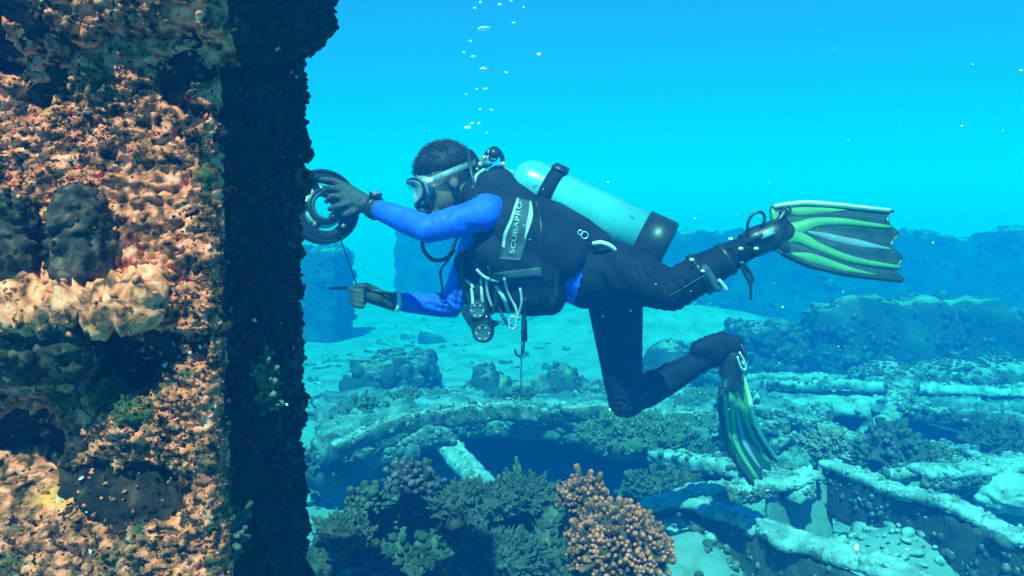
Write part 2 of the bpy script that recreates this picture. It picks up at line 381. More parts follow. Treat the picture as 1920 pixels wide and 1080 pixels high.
def crustlets(n, size, want, tm, stretch, name, mt, shift=0.0):
    P1, N1 = sample_surface(*BODY, n, rng, want); P2, N2 = sample_surface(*FLANGE, n // 4, rng, want); P3, N3 = sample_surface(*RING, n // 12 if mt == 'crustpink' else 12, rng); P4, N4 = sample_surface(*join(*NUTS), n // 60, rng, lambda C, n: n[:, 2] > 0.2)
    P, N = np.concatenate([P1, P2, P3, P4]), np.concatenate([N1, N2, N3, N4]); N = N + rng.normal(0, 0.45, N.shape) + [0, -0.15, 0.35]
    s = np.exp(rng.normal(math.log(size), 0.32, len(P)))[:, None] * rng.uniform(0.55, 1.45, (len(P), 3)) * stretch
    part(name, scatter(tm, P + N * shift, N, s, rng), M[mt], colm, kind='stuff'); return P, N
crustlets(11000, 0.0034, lambda C, n: vis(C, n) * np.where(n[:, 0] > 0.6, 2.5, 0.5), flat, [1, 1, 1.3], 'turf_growth', 'block', 0.001)  # same shade-darkened turf colour, densest on the side face
# crust: a rough skin of coralline growth, broken by gaps to the dark turf, some placed as painted shade
def crust_sheet(x0, x1, z0, z1, yb, sd, low, gap, res=0.0027):
    nx, nz = int((x1 - x0) / res), int((z1 - z0) / res); A, B = np.meshgrid(np.linspace(x0, x1, nx), np.linspace(z0, z1, nz), indexing='ij')
    V = np.stack([A.ravel(), np.full(A.size, yb), B.ravel()], 1); Q = V.copy()
    if low: V = recess(V)
    Vw = Q + 0.018 * np.stack([fbm(Q, 22, 2, sd + q) for q in (31, 32, 33)], 1)
    base = 0.019 * fbm(Q, 6.0, 3, sd) + 0.012 * knob(Vw, 25, sd + 2)
    W2 = Q + 0.010 * np.stack([fbm(Q, 45, 3, sd + q) for q in (51, 52, 53)], 1); S2 = W2 * [1.0, 1.0, 1.7]
    fine = 0.0095 * knob(S2, 55, sd + 5) + 0.0065 * knob(S2, 105, sd + 6) + 0.0045 * (1 - np.abs(fbm(S2, 60, 4, sd + 7)) * 2.2) + 0.003 * fbm(Q, 230, 2, sd + 9)
    g = fbm(Q * [1, 1, 1.5], 9, 4, 77) + 0.35 * fbm(Q, 40, 2, 78) + gap(Q)
    hide = 1 / (1 + np.exp(g * 22)); edge = np.minimum.reduce([Q[:, 0] - x0, x1 - Q[:, 0], Q[:, 2] - z0, z1 - Q[:, 2]]); hide = np.maximum(hide, np.exp(-np.clip(edge, 0, 1) / 0.006))
    V[:, 1] -= base + 0.006 + fine - 0.030 * hide
    id2 = np.arange(nx * nz).reshape(nx, nz); F = np.stack([id2[:-1, :-1].ravel(), id2[1:, :-1].ravel(), id2[1:, 1:].ravel(), id2[:-1, 1:].ravel()], 1); return V, F
blob = lambda Q, px, py, s: np.exp(-(((Q[:, 0] - at(px, py, by0)[0]) / s) ** 2 + ((Q[:, 2] - at(px, py, by0)[2]) / (s * 0.8)) ** 2))
S1 = crust_sheet(-0.66, -0.326, 1.22, 1.965, by0, 1, True, lambda Q: 0.55 - 1.7 * np.clip(1.48 - Q[:, 2], 0, 0.28) - 0.36 * blob(Q, 60, 850, 0.10) - 0.35 * blob(Q, 230, 690, 0.03) - 0.25 * blob(Q, 300, 950, 0.06) - 0.18 * blob(Q, 300, 150, 0.06) - 0.18 * blob(Q, 60, 140, 0.07))  # gaps by the recesses and low down put shade into the crust pattern
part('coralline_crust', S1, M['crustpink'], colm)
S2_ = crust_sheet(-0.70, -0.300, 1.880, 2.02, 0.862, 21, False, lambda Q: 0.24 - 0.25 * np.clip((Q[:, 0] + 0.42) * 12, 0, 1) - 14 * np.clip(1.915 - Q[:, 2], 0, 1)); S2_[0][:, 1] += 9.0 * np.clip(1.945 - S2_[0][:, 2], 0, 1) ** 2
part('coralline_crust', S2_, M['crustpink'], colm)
flats = [(ICO1[0] * np.array([1, 1, 0.7]) * (1 + 0.8 * fbm(ICO1[0], 2.3, 1, q))[:, None], ICO1[1]) for q in (4, 9, 14)]
def sheetlets(S, n, size, tm, name, mt):
    Nn = vnormals(*S); P, N = sample_surface(S[0], S[1], n, rng, lambda C, nn: np.clip(-nn[:, 1] + 0.2, 0, 1) * np.clip(fbm(C, 12, 3, 40) + 0.3, 0.02, 1)); N = N + rng.normal(0, 0.4, N.shape) + [0, -0.2, 0.3]
    part(name, scatter(tm, P, N, np.exp(rng.normal(math.log(size), 0.35, n))[:, None] * rng.uniform(0.5, 1.5, (n, 3)), rng), M[mt], colm, kind='stuff')
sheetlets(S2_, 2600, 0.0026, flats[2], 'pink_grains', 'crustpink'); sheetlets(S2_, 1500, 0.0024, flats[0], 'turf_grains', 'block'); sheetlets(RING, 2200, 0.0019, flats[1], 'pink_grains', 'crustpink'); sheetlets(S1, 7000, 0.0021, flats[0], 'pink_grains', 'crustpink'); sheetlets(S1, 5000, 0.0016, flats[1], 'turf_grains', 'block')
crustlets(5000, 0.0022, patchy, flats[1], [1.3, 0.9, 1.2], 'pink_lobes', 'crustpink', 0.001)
M['pale'] = noise_mat('pale_crust', [(0.35, (0.45, 0.36, 0.27)), (0.6, (0.88, 0.74, 0.62))], 60, 4, 0.8, 0.2, 0.5, 200)
crustlets(260, 0.0022, patchy, ragged, [1, 1, 1], 'pale_shells', 'pale', 0.004)
# ragged clumps along the far edge of the side face
P4, N4 = sample_surface(*BODY, 420, rng, lambda C, n: (n[:, 0] > 0.2) * (C[:, 1] > by1 - 0.11) * (C[:, 2] > 0.8) * np.clip(fbm(C, 8, 2, 5) + 0.35, 0.02, 1))
s4 = np.minimum(0.016, np.exp(rng.normal(math.log(0.0085), 0.4, 420)))[:, None] * rng.uniform(0.7, 1.3, (420, 3))
V, F = scatter(ragged, P4, N4, s4, rng); V, F = crust(V, F, 0.006, 60, 3)
part('edge_growth', (V, F), M['nut'], colm, kind='stuff')  # dark crust colour here also carries the side face's shade

# ------------------------------------------------------------------ wreckage
def wreck_box(name, px0, px1, ytop, ybot, Y, depth, label, cat, seed, m='wall', res=0.07, amp=0.10, freq=1.8, knobs=0.06, kf=5.0, group=None, shape=None, r=0.1, rz=0.0):
    a, b = at(px0, ytop, Y), at(px1, ybot, Y); w = b[0] - a[0]; zb = min(b[2], float(sea_h([(a[0] + b[0]) / 2], [Y])[0])) - 0.25
    size = (w, depth, a[2] - zb)
    V, F = rough_box(size, res, ((a[0] + b[0]) / 2, Y + depth / 2, (a[2] + zb) / 2), rz, r, amp, freq, seed, knobs, kf, shape=shape)
    return solo(name, (V, F), M[m], label, cat, group)
def ragged_top(amp, f, seed, notch=()):
    def g(V):
        h = V[:, 2].max(); t = np.clip((V[:, 2] + h * 0.2) / (h * 1.2), 0, 1); P = np.stack([V[:, 0] * f, 0 * V[:, 0], 0 * V[:, 0]], 1)
        V[:, 2] += t * amp * fbm(P, 1, 4, seed)
        for (c, w, d) in notch: V[:, 2] -= t * d * np.exp(-((V[:, 0] - c) / w) ** 4)
        return V
    return g
wreck_box('wreck_wall', 1180, 2300, 437, 640, 14.5, 0.8, 'long high hull wall with a notched top edge behind the raised fin', 'wreck wall', 71, shape=ragged_top(0.20, 1.6, 4, [(0.96, 0.12, 0.35), (-1.9, 0.3, 0.2), (2.6, 0.25, 0.25)]), res=0.09)
wreck_box('wreck_wall', 1528, 2150, 585, 705, 8.7, 0.5, 'low broken hull wall standing on the sand before the high hull wall', 'wreck wall', 72, shape=ragged_top(0.40, 1.3, 9, [(0.4, 0.12, 0.15)]), res=0.06)
wreck_box('wreck_block', 1392, 1512, 616, 705, 8.4, 0.7, 'squat dark wreck block beside the low broken hull wall', 'wreck block', 73, shape=ragged_top(0.08, 1.5, 2), res=0.05, amp=0.06)
wreck_box('wreck_block', 1225, 1400, 664, 720, 8.0, 0.6, 'low rounded wreck hump beside the squat dark block', 'wreck block', 74, shape=ragged_top(0.05, 1.5, 7), res=0.05, r=0.18, amp=0.06)
wreck_box('wreck_pillar', 500, 628, 470, 655, 12.0, 1.2, 'hazy square wreck pillar rising behind the encrusted column', 'wreck pillar', 75, shape=ragged_top(0.22, 2.0, 3), amp=0.09)
wreck_box('wreck_pillar', 742, 880, 430, 580, 17.0, 1.5, 'faint blue wreck pillar far behind the diver', 'wreck pillar', 76, shape=ragged_top(0.25, 2.0, 6), amp=0.10)
wreck_box('wreck_block', 640, 795, 690, 770, 7.2, 0.9, 'dark boxy wreck block with a slanting top on the deck', 'wreck block', 77, m='wall', res=0.035, amp=0.06, freq=3, knobs=0.05, kf=9,
          shape=lambda V: V + np.stack([0 * V[:, 0], 0 * V[:, 0], np.where(V[:, 0] < -0.1, (V[:, 0] + 0.1) * 0.45, 0) * (V[:, 2] > 0)], 1), r=0.08)
# two-horned coaming: a low sagging plate between two conical stumps
def horned():
    Y0 = 7.0; xs = np.linspace(at(800, 0, Y0)[0], at(1180, 0, Y0)[0], 90); pr = [(800, 738), (865, 730), (885, 712), (898, 684), (916, 684), (932, 706), (960, 716), (1000, 719), (1035, 704), (1050, 686), (1070, 686), (1086, 710), (1110, 722), (1180, 735)]
    zs = np.interp(xs, [at(a, 0, Y0)[0] for a, b in pr], [at(a, b, Y0)[2] for a, b in pr])
    nd, nh = 9, 14; V = []
    for x, zt in zip(xs, zs):
        for j in range(nd):
            t = j / (nd - 1) * 2 - 1; pk = math.sqrt(max(0, 1 - t * t)); V.append([x, Y0 + 0.24 * t, -0.1 + (zt + 0.1) * (0.55 + 0.45 * pk)])
    V = np.array(V); n = len(xs); id2 = np.arange(n * nd).reshape(n, nd)
    F = np.stack([id2[:-1, :-1].ravel(), id2[1:, :-1].ravel(), id2[1:, 1:].ravel(), id2[:-1, 1:].ravel()], 1)
    B = V.copy(); B[:, 2] = -0.3; m = len(V); skirt = []
    for j0 in (0, nd - 1):
        for i in range(n - 1):
            q = [id2[i, j0], id2[i, j0] + m, id2[i + 1, j0] + m, id2[i + 1, j0]]; skirt.append(q if j0 == 0 else q[::-1])
    F = np.concatenate([F, np.array(skirt)]); V = np.concatenate([V, B])
    return crust(V, F, 0.05, 4, 81, 0.04, 10)
solo('wreck_coaming', horned(), M['wall'], 'sagging wreck plate between two pointed stumps on the deck', 'wreck plate')

# broad broken deck with a curved front lip over a dark hollow
def deck_slab(front_px, back_py, z, thick, seed, res=0.035, name=None):
    """front_px: list of pixels of the front lip; the slab runs back to back_py at height z"""
    fr = np.array([gnd(a, b, z) for a, b in front_px]); n = 110; fr = spline(fr, n); out = []
    nb = 26
    for i, p in enumerate(fr):
        q = gnd(960 + (p[0] / p[1]) * FPX, back_py, z); d = q - p
        for j in range(nb): out.append(p + d * (j / (nb - 1)))
    T = np.array(out); T[:, 2] += 0.05 * fbm(T, 1.6, 3, seed) + 0.035 * knob(T, 6, seed)
    B = T.copy(); B[:, 2] = z - thick - 0.03 * fbm(T, 3, 2, seed + 3); m = len(T); idx = np.arange(m).reshape(n, nb)
    F = [np.stack([idx[:-1, :-1].ravel(), idx[1:, :-1].ravel(), idx[1:, 1:].ravel(), idx[:-1, 1:].ravel()], 1)]
    F.append(F[0][:, ::-1] + m)
    rim = np.concatenate([idx[:, 0], idx[-1, 1:], idx[::-1, -1][1:], idx[0, ::-1][1:-1]]); rr = np.roll(rim, -1)
    F.append(np.stack([rim, rim + m, rr + m, rr], 1)); V = np.concatenate([T, B]); F = np.concatenate(F)
    return crust(V, F, 0.018, 9, seed + 5, 0.02, 18)
d = thing('wreck_deck', gnd(900, 780, 0.0), 'broad encrusted deck sheet with curved lip over a dark hollow', 'wreck deck')
part('plate', deck_slab([(600, 850), (680, 822), (760, 798), (830, 787), (920, 783), (1010, 781), (1100, 783), (1180, 797), (1270, 812), (1330, 820)], 735, 0.42, 0.07, 91), M['deckplate'], d)
for (p0, p1, w, h, nm) in (((640, 838, 0.36), (900, 800, 0.36), 0.10, 0.12, 'rim_beam'), ((900, 800, 0.35), (1300, 830, 0.33), 0.10, 0.10, 'rim_beam')):
    part(nm, beam_box(gnd(*p0), gnd(*p1), w, h, 0.03, amp=0.02, freq=8, seed=int(p0[0]), knobs=0.015, kfreq=25), M['wreck'], d)
part('back_bulkhead', rough_box((2.6, 0.12, 0.62), 0.05, gnd(960, 790, 0.42) + np.array([0, 0.70, -0.32]), 0, 0.04, 0.04, 3, 95), M['wall'], d)
for px in (650, 745):
    p = gnd(px, 850, 0.30); part('stanchion', beam_box((p[0], p[1] + 0.1, -0.3), (p[0] + 0.02, p[1] + 0.12, 0.36), 0.07, 0.07, 0.025, amp=0.02, seed=px), M['wreck'], d)
b = beam_box(gnd(828, 822, 0.40), gnd(938, 948, 0.28), 0.13, 0.06, 0.02, amp=0.016, freq=10, seed=97, knobs=0.018, kfreq=26)
solo('fallen_beam', b, M['silted'], 'pale flat beam slanting down from the curved deck lip', 'beam')
b = beam_box(gnd(795, 828, 0.37), gnd(752, 872, 0.10), 0.035, 0.035, 0.015, amp=0.006, freq=12, seed=98)
solo('bent_rod', b, M['wreck'], 'thin stay hanging under the curved deck lip', 'rod')

# decks in the middle distance on the right
d = thing('wreck_deck', gnd(1700, 740, 0.0), 'flat pale deck strip below the low broken hull wall', 'wreck deck')
part('plate', deck_slab([(1395, 757), (1480, 765), (1560, 763), (1650, 768), (1740, 764), (1830, 768), (1960, 764), (2060, 770)], 706, 0.38, 0.06, 101), M['deckplate'], d)
part('back_bulkhead', rough_box((3.6, 0.12, 0.62), 0.06, gnd(1720, 770, 0.38) + np.array([0.1, 0.65, -0.30]), 0, 0.04, 0.04, 3, 103), M['wall'], d)
for px, lean in ((1530, 0.02), (1672, -0.25), (1905, 0.1)):
    p = gnd(px, 775, 0.33); part('frame_rib', beam_box((p[0] + lean, p[1] - 0.15, -0.35), (p[0], p[1] + 0.05, 0.36), 0.12, 0.10, 0.03, amp=0.03, seed=px, knobs=0.03, kfreq=16), M['wreck'], d)
d = thing('wreck_deck', gnd(1340, 850, 0.0), 'low rubble covered deck piece beneath the bent leg', 'wreck deck')
part('plate', deck_slab([(1240, 868), (1310, 850), (1400, 868), (1470, 890), (1530, 862)], 815, 0.22, 0.06, 104), M['deckplate'], d)
part('edge_beam', beam_box(gnd(1440, 772, 0.34), gnd(1510, 822, 0.24), 0.08, 0.05, 0.025, amp=0.015, seed=9, knobs=0.015), M['wreck'], d)
for k, (a, b_, r_, lb) in enumerate((((1720, 785, .40), (1872, 826, .30), 0.012, 'thin pale rod leaning across a dark opening in the wreck'),
                                     ((560, 775, .42), (640, 770, .42), 0.018, 'dark bar between the encrusted column and the dark boxy block'))):
    V, F = tube(spline([gnd(*a), (gnd(*a) + gnd(*b_)) / 2 + np.array([0, 0, -0.01]), gnd(*b_)], 30), r_, 7); V, F = crust(V, F, 0.006, 25, 4)
    solo('rod', (V, F), M['pale'] if k == 0 else M['wreck'], lb, 'rod')
for k, (px, py, rx, lb) in enumerate(((1660, 716, 0.30, 'smooth pale hump of sediment'), (1790, 712, 0.34, 'x'), (1880, 706, 0.28, 'x'))):
    p = gnd(px, py, 0.42); V = ICO3[0] * np.array([rx, 0.3, 0.16]) + p; V, F = crust(V, ICO3[1], 0.04, 4, 200 + k, 0.03, 12)
    solo('rubble_mound', (V, F), M['wreck'], ('rounded pale rubble hump at the left end of the deck strip', 'broad pale rubble hump midway along the deck strip', 'pale rubble hump at the right end of the deck strip')[k].replace(' at the left end of', ' beside the rib on').replace(' at the right end of', ' farthest from the diver on'), 'rubble')

def bent(b, tw, sd):
    def g(V):
        L = V[:, 0].max(); u = V[:, 0] / max(L, 1e-6); P = np.stack([u * 2.3, 0 * u, 0 * u], 1)
        V[:, 2] += b * (1 - u * u) + 0.03 * fbm(P, 1, 2, sd); V[:, 1] += tw * u * V[:, 2] + 0.05 * fbm(P + 9, 1, 2, sd); V[:, 1] *= 1 + 0.35 * fbm(P, 2, 2, sd + 2); return V
    return g
# bare frames in the right foreground: flange over a dark web
def frame_beam(name, p0, p1, w, webh, label, seed, over=0.5, web_z=None, taper=None):
    p0, p1 = gnd(*p0), gnd(*p1); d = unit(p1 - p0); a = unit(np.cross((0, 0, 1), d))
    if a[1] > 0: a = -a                                   # towards the camera
    t = thing(name, ((p0 + p1) / 2) * np.array([1, 1, 0]), label, 'beam')
    part('flange', beam_box(p0 - a * w * over * 0.6, p1 - a * w * over * 0.6, w, 0.035, 0.016, amp=0.012, freq=9, seed=seed, knobs=0.014, kfreq=30, r=0.015, shape=bent(0.012, 0.4, seed)), M['silted'], t)
    q0, q1 = p0 - np.array([0, 0, webh / 2 + 0.012]), p1 - np.array([0, 0, webh / 2 + 0.012])
    part('web', beam_box(q0, q1, 0.03, webh, 0.02, amp=0.010, freq=6, seed=seed + 1, knobs=0.008, kfreq=22, r=0.012), M['web'], t)
    return t
M['web'] = noise_mat('web_crust', [(0.3, (0.035, 0.04, 0.035)), (0.6, (0.075, 0.07, 0.055)), (0.85, (0.20, 0.17, 0.13))], 12, 8, 0.85, 0.2, 0.8, 70, 0.4, second=((0.35, 0.28, 0.22), 40, 0.66, 0.74))
frame_beam('frame_beam', (1270, 925, .47), (1790, 1155, .47), 0.15, 0.42, 'bare frame beam with a broad silted top edge by the pink coral', 111)
frame_beam('frame_beam', (1545, 866, .52), (2100, 1085, .52), 0.10, 0.25, 'long dark frame beam with a thin pale top edge', 113)
frame_beam('frame_beam', (1215, 952, .46), (1530, 893, .47), 0.10, 0.05, 'slim pale cross beam joining the two frame beams', 115)
frame_beam('frame_beam', (1735, 892, .50), (2000, 872, .50), 0.16, 0.06, 'short pale cross beam resting on the long dark frame beam', 117)
p = gnd(1588, 885, 0.50); solo('frame_post', beam_box((p[0], p[1], -0.2), (p[0], p[1], 0.5), 0.10, 0.12, 0.02, amp=0.018, seed=119, knobs=0.015), M['web'], 'dark upright post under the end of the long frame beam', 'post')
# torn sheet standing between the frames
def sheet():
    Y0 = gnd(1540, 905, .45)[1]; nx, nz = 40, 34; V = []
    for i in range(nx):
        for j in range(nz):
            u, v = i / (nx - 1), j / (nz - 1); px = 1440 + 122 * u; top = 912 - 10 * math.sin(u * 2.6) + 6 * u; py = 1040 + (top - 1040) * v
            p = at(px, py, Y0 - 0.10 + 0.16 * u + 0.05 * math.sin(3 * u)); V.append(p)
    V = np.array(V); id2 = np.arange(nx * nz).reshape(nx, nz); F = np.stack([id2[:-1, :-1].ravel(), id2[1:, :-1].ravel(), id2[1:, 1:].ravel(), id2[:-1, 1:].ravel()], 1)
    B = V + np.array([0.0, 0.03, 0]); m = len(V); rim = np.concatenate([id2[:, 0], id2[-1, 1:], id2[::-1, -1][1:], id2[0, ::-1][1:-1]]); rr = np.roll(rim, -1)
    F = np.concatenate([F, F[:, ::-1] + m, np.stack([rim, rim + m, rr + m, rr], 1)]); return crust(np.concatenate([V, B]), F, 0.012, 7, 121)
solo('torn_sheet', sheet(), M['sand'], 'smooth pale torn sheet standing between frame beam and post', 'hull sheet')

# collapsed framework: long encrusted ribs and girders lying over one another
GIRD = [((620, 845, .44), (1010, 778, .50), .09, .10, .10, 'wreck', 'curved rib arching along the deck lip beside the dark boxy block'),
        ((1010, 776, .48), (1420, 800, .46), .08, .09, .04, 'wreck', 'long rib running on from the curved rib under the bent knee'),
        ((690, 872, .30), (850, 826, .44), .07, .08, .05, 'wreck', 'short rib propped under the curved deck lip'),
        ((1225, 862, .36), (1520, 925, .42), .12, .08, .03, 'silted', 'silted girder lying beneath the hanging fin'),
        ((1420, 772, .42), (1640, 850, .40), .10, .10, .02, 'wreck', 'girder sloping from the pale deck strip towards the coral bushes'),
        ((1610, 852, .34), (1705, 722, .48), .14, .07, .00, 'wreck', 'broad diagonal plank leaning on the pale deck strip'),
        ((1690, 772, .44), (1990, 812, .40), .08, .10, .03, 'wreck', 'dark topped girder over the right hand openings'.replace('right hand ', 'deep ')),
        ((1460, 848, .28), (1560, 772, .42), .08, .08, .02, 'wreck', 'rib propped steeply against the pale deck strip'),
        ((1640, 895, .42), (1930, 862, .44), .06, .05, .02, 'silted', 'thin pale strake behind the short cross beam'),
        ((1330, 842, .30), (1470, 800, .40), .09, .07, .02, 'wreck', 'stubby rib behind the hanging fin'),
        ((1760, 850, .36), (1960, 915, .40), .09, .08, .03, 'wreck', 'rib crossing under the thin pale strake'),
        ((560, 905, .18), (700, 850, .34), .08, .08, .05, 'wreck', 'rib sticking out from behind the encrusted column'),
        ((1180, 735, .45), (1420, 748, .44), .10, .06, .01, 'silted', 'pale strake lying on the sand behind the bent leg'),
        ((1430, 722, .44), (1980, 742, .44), .10, .06, .02, 'silted', 'long pale strake along the pale deck strip')]
for k, (a, b_, w, h, bd, mt, lb) in enumerate(GIRD):
    V, F = beam_box(gnd(*a), gnd(*b_), w, h, 0.022, amp=0.022, freq=7, seed=700 + k, knobs=0.022, kfreq=24, shape=bent(bd, 0.5, 710 + k))
    solo('wreck_girder', (V, F), M[mt], lb, 'girder')

# ------------------------------------------------------------------ the diver
from mathutils.bvhtree import BVHTree
def round_cone(p0, r0, p1, r1, seg=18):
    p0, p1 = np.asarray(p0, float), np.asarray(p1, float); L = np.linalg.norm(p1 - p0)
    if L < 1e-5: return lathe([(r0 * math.sin(a), max(1e-4, r0 * math.cos(a))) for a in np.linspace(-math.pi / 2, math.pi / 2, 11)], p0, (0, 0, 1), seg)
    prof = [(r0 * math.sin(a), max(1e-4, r0 * math.cos(a))) for a in np.linspace(-math.pi / 2, 0, 6)] + [(L + r1 * math.sin(a), max(1e-4, r1 * math.cos(a))) for a in np.linspace(0, math.pi / 2, 6)]
    return lathe(prof, p0, p1 - p0, seg)
def ellipsoid(c, ax, r): return ICO3[0] * np.asarray(r) @ np.asarray(ax) + np.asarray(c), ICO3[1]
def blend(shapes, voxel, smooth=6, fac=0.6):
    """union of closed shapes turned into one continuous skin"""
    V, F = join(*shapes); me = mesh_np('tmp', V, F); o = bpy.data.objects.new('tmp', me); COL.objects.link(o)
    m = o.modifiers.new('r', 'REMESH'); m.mode = 'VOXEL'; m.voxel_size = voxel
    s = o.modifiers.new('s', 'SMOOTH'); s.iterations = smooth; s.factor = fac
    dg = bpy.context.evaluated_depsgraph_get(); dg.update(); ev = o.evaluated_get(dg); r = bpy.data.meshes.new_from_object(ev)
    n = len(r.vertices); Vo = np.empty(n * 3, np.float32); r.vertices.foreach_get('co', Vo); Vo = Vo.reshape(-1, 3).astype(float)
    Fo = np.array([list(p.vertices) for p in r.polygons if len(p.vertices) == 4])
    bpy.data.objects.remove(o); bpy.data.meshes.remove(me); bpy.data.meshes.remove(r); return Vo, Fo
def seg_dist(P, a, b, r0, r1):
    d = b - a; L2 = max(1e-9, d @ d); t = np.clip((P - a) @ d / L2, 0, 1); return np.linalg.norm(P - (a + t[:, None] * d), axis=1) - (r0 + (r1 - r0) * t)

M['suit'] = plain('black_neoprene', (0.010, 0.012, 0.018), 0.75, 0.12, var=0.4, scale=18, bump=0.15, bscale=120)
M['sleeve'] = plain('blue_lycra', (0.018, 0.095, 0.70), 0.6, 0.3, var=0.25, scale=20, bump=0.25, bscale=60)
M['skin'] = plain('skin', (0.20, 0.115, 0.075), 0.5, 0.4, var=0.15, scale=30)
M['glove'] = plain('grey_glove', (0.050, 0.055, 0.050), 0.7, 0.25, var=0.4, scale=60, bump=0.4, bscale=140)
M['rubber'] = plain('black_rubber', (0.02, 0.021, 0.022), 0.4, 0.45, var=0.3)
M['nylon'] = plain('black_nylon', (0.012, 0.015, 0.024), 0.8, 0.15, var=0.35, scale=14, bump=0.4, bscale=70)
M['chrome'] = plain('bright_metal', (0.82, 0.80, 0.74), 0.22, 0.6, metal=0.7, var=0.05)
M['greystrap'] = plain('grey_webbing', (0.42, 0.46, 0.47), 0.6, 0.3, var=0.2, scale=60)
M['white'] = plain('white_plastic', (0.80, 0.80, 0.76), 0.45, 0.4, var=0.06)
M['tank'] = noise_mat('satin_tank_paint', [(0.3, (0.06, 0.37, 0.40)), (0.7, (0.08, 0.46, 0.47))], 7, 6, 0.27, 0.9, 0.03, 120, 0.3, second=[((0.03, 0.20, 0.24), 26, 0.665, 0.70), ((0.35, 0.55, 0.55), 48, 0.69, 0.72)]); M['tank'].node_tree.nodes['Principled BSDF'].inputs['Coat Weight'].default_value = 0.6
M['hair'] = plain('black_hair', (0.012, 0.011, 0.010), 0.6, 0.35, var=0.4, scale=40, bump=0.6, bscale=160)
M['fingreen'] = plain('green_fin_rubber', (0.08, 0.25, 0.10), 0.4, 0.5, var=0.15, scale=12)
M['finpale'] = plain('yellow_fin_rail', (0.74, 0.78, 0.50), 0.4, 0.5, var=0.08)
M['fininsert'] = plain('smoky_fin_insert', (0.16, 0.22, 0.26), 0.25, 0.5, var=0.15)
M['patch'] = plain('grey_panel', (0.05, 0.07, 0.085), 0.7, 0.3, var=0.3, scale=30)

Yd = 2.90
fdir = unit((-0.90, -0.26, -0.30)); udir = unit(np.array([-0.22, 0.03, 0.97]) - fdir * (np.array([-0.22, 0.03, 0.97]) @ fdir)); sdir = np.cross(udir, fdir)
if sdir[1] > 0: sdir = -sdir                            # towards the camera
HAX = np.stack([fdir, sdir, udir]); HC = at(834, 337, 2.90)
def hp(f, s, u): return HC + fdir * f + sdir * s + udir * u
bones = []                                             # p0, r0, p1, r1, region
def bone(a, r0, b, r1, reg): bones.append((np.asarray(a, float), r0, np.asarray(b, float), r1, reg))
SK, BL, BK = 0, 1, 2
bone(at(905, 372, 2.92), 0.060, hp(-0.035, 0, -0.05), 0.058, SK)
for s in (-1, 1):                                       # trunk, both halves
    bone(at(940, 425, 2.93 + s * 0.085), 0.108, at(1040, 492, 2.93 + s * 0.075), 0.112, BL)
    bone(at(1040, 492, 2.93 + s * 0.075), 0.112, at(1085, 515, 2.93 + s * 0.075), 0.112, BL)
    bone(at(1100, 518, 2.93 + s * 0.075), 0.116, at(1160, 515, 2.93 + s * 0.085), 0.108, BK)
bone(at(912, 398, 2.76), 0.066, at(945, 420, 2.85), 0.09, BL); bone(at(900, 440, 3.09), 0.064, at(945, 430, 3.0), 0.09, BL)
shL, elL, wrL = at(912, 400, 2.74), at(802, 430, 2.66), at(697, 388, 2.80)
shR, elR, wrR = at(892, 450, 3.10), at(846, 574, 3.12), at(735, 565, 3.02)
for sh, el, wr in ((shL, elL, wrL), (shR, elR, wrR)):
    bone(sh, 0.060, el, 0.047, BL); fm = el * 0.65 + wr * 0.35; bone(el, 0.046, fm, 0.046, BL); bone(fm, 0.046, wr, 0.033, BL)
hipF, kneF, clfF, ankF = at(1150, 535, 3.02), at(1172, 752, 3.05), at(1240, 718, 3.10), at(1330, 668, 3.12)
hipN, kneN, clfN, ankN = at(1150, 505, 2.84), at(1258, 546, 2.62), at(1322, 508, 2.60), at(1402, 462, 2.60)
for h, k, c, a in ((hipF, kneF, clfF, ankF), (hipN, kneN, clfN, ankN)):
    bone(h, 0.112, k, 0.066, BK); bone(k, 0.066, c, 0.063, BK); bone(c, 0.063, a, 0.040, BK)
ftN = [at(1402, 460, 2.60), at(1448, 438, 2.60), at(1474, 433, 2.60)]; ftF = [at(1372, 646, 3.12), at(1366, 690, 3.12), at(1370, 716, 3.12)]
bone(ankN, 0.044, ftN[1], 0.044, BK); bone(ftN[1], 0.044, ftN[2], 0.032, BK)
bone(ankF, 0.050, ftF[0], 0.046, BK); bone(ftF[0], 0.045, ftF[2], 0.034, BK); bone(at(1312, 655, 3.10), 0.040, at(1350, 640, 3.12), 0.040, BK)
head = [ellipsoid(hp(-0.012, 0, 0.022), HAX, (0.098, 0.076, 0.098)), ellipsoid(hp(0.030, 0, -0.045), HAX, (0.066, 0.060, 0.078)), ellipsoid(hp(0.062, 0, -0.098), HAX, (0.030, 0.034, 0.022)),
        ellipsoid(hp(0.096, 0, -0.020), HAX, (0.018, 0.013, 0.024)), ellipsoid(hp(0.105, 0, -0.034), HAX, (0.014, 0.017, 0.011)), ellipsoid(hp(0.086, 0, -0.064), HAX, (0.015, 0.024, 0.007)), ellipsoid(hp(0.083, 0, -0.078), HAX, (0.014, 0.021, 0.008)),
        ellipsoid(hp(0.080, 0, 0.018), HAX, (0.016, 0.052, 0.012))]
for s in (-1, 1):
    head += [ellipsoid(hp(0.060, s * 0.040, -0.030), HAX, (0.026, 0.022, 0.022)), ellipsoid(hp(-0.012, s * 0.078, -0.020), HAX, (0.020, 0.009, 0.032)), ellipsoid(hp(0.070, s * 0.030, 0.0), HAX, (0.013, 0.013, 0.012))]
palms = [round_cone(wrL, 0.032, at(664, 374, 2.82), 0.030), round_cone(wrR, 0.032, at(698, 556, 3.0), 0.030)]
V, F = blend([round_cone(*b[:4]) for b in bones] + head + palms, 0.0062, 8)
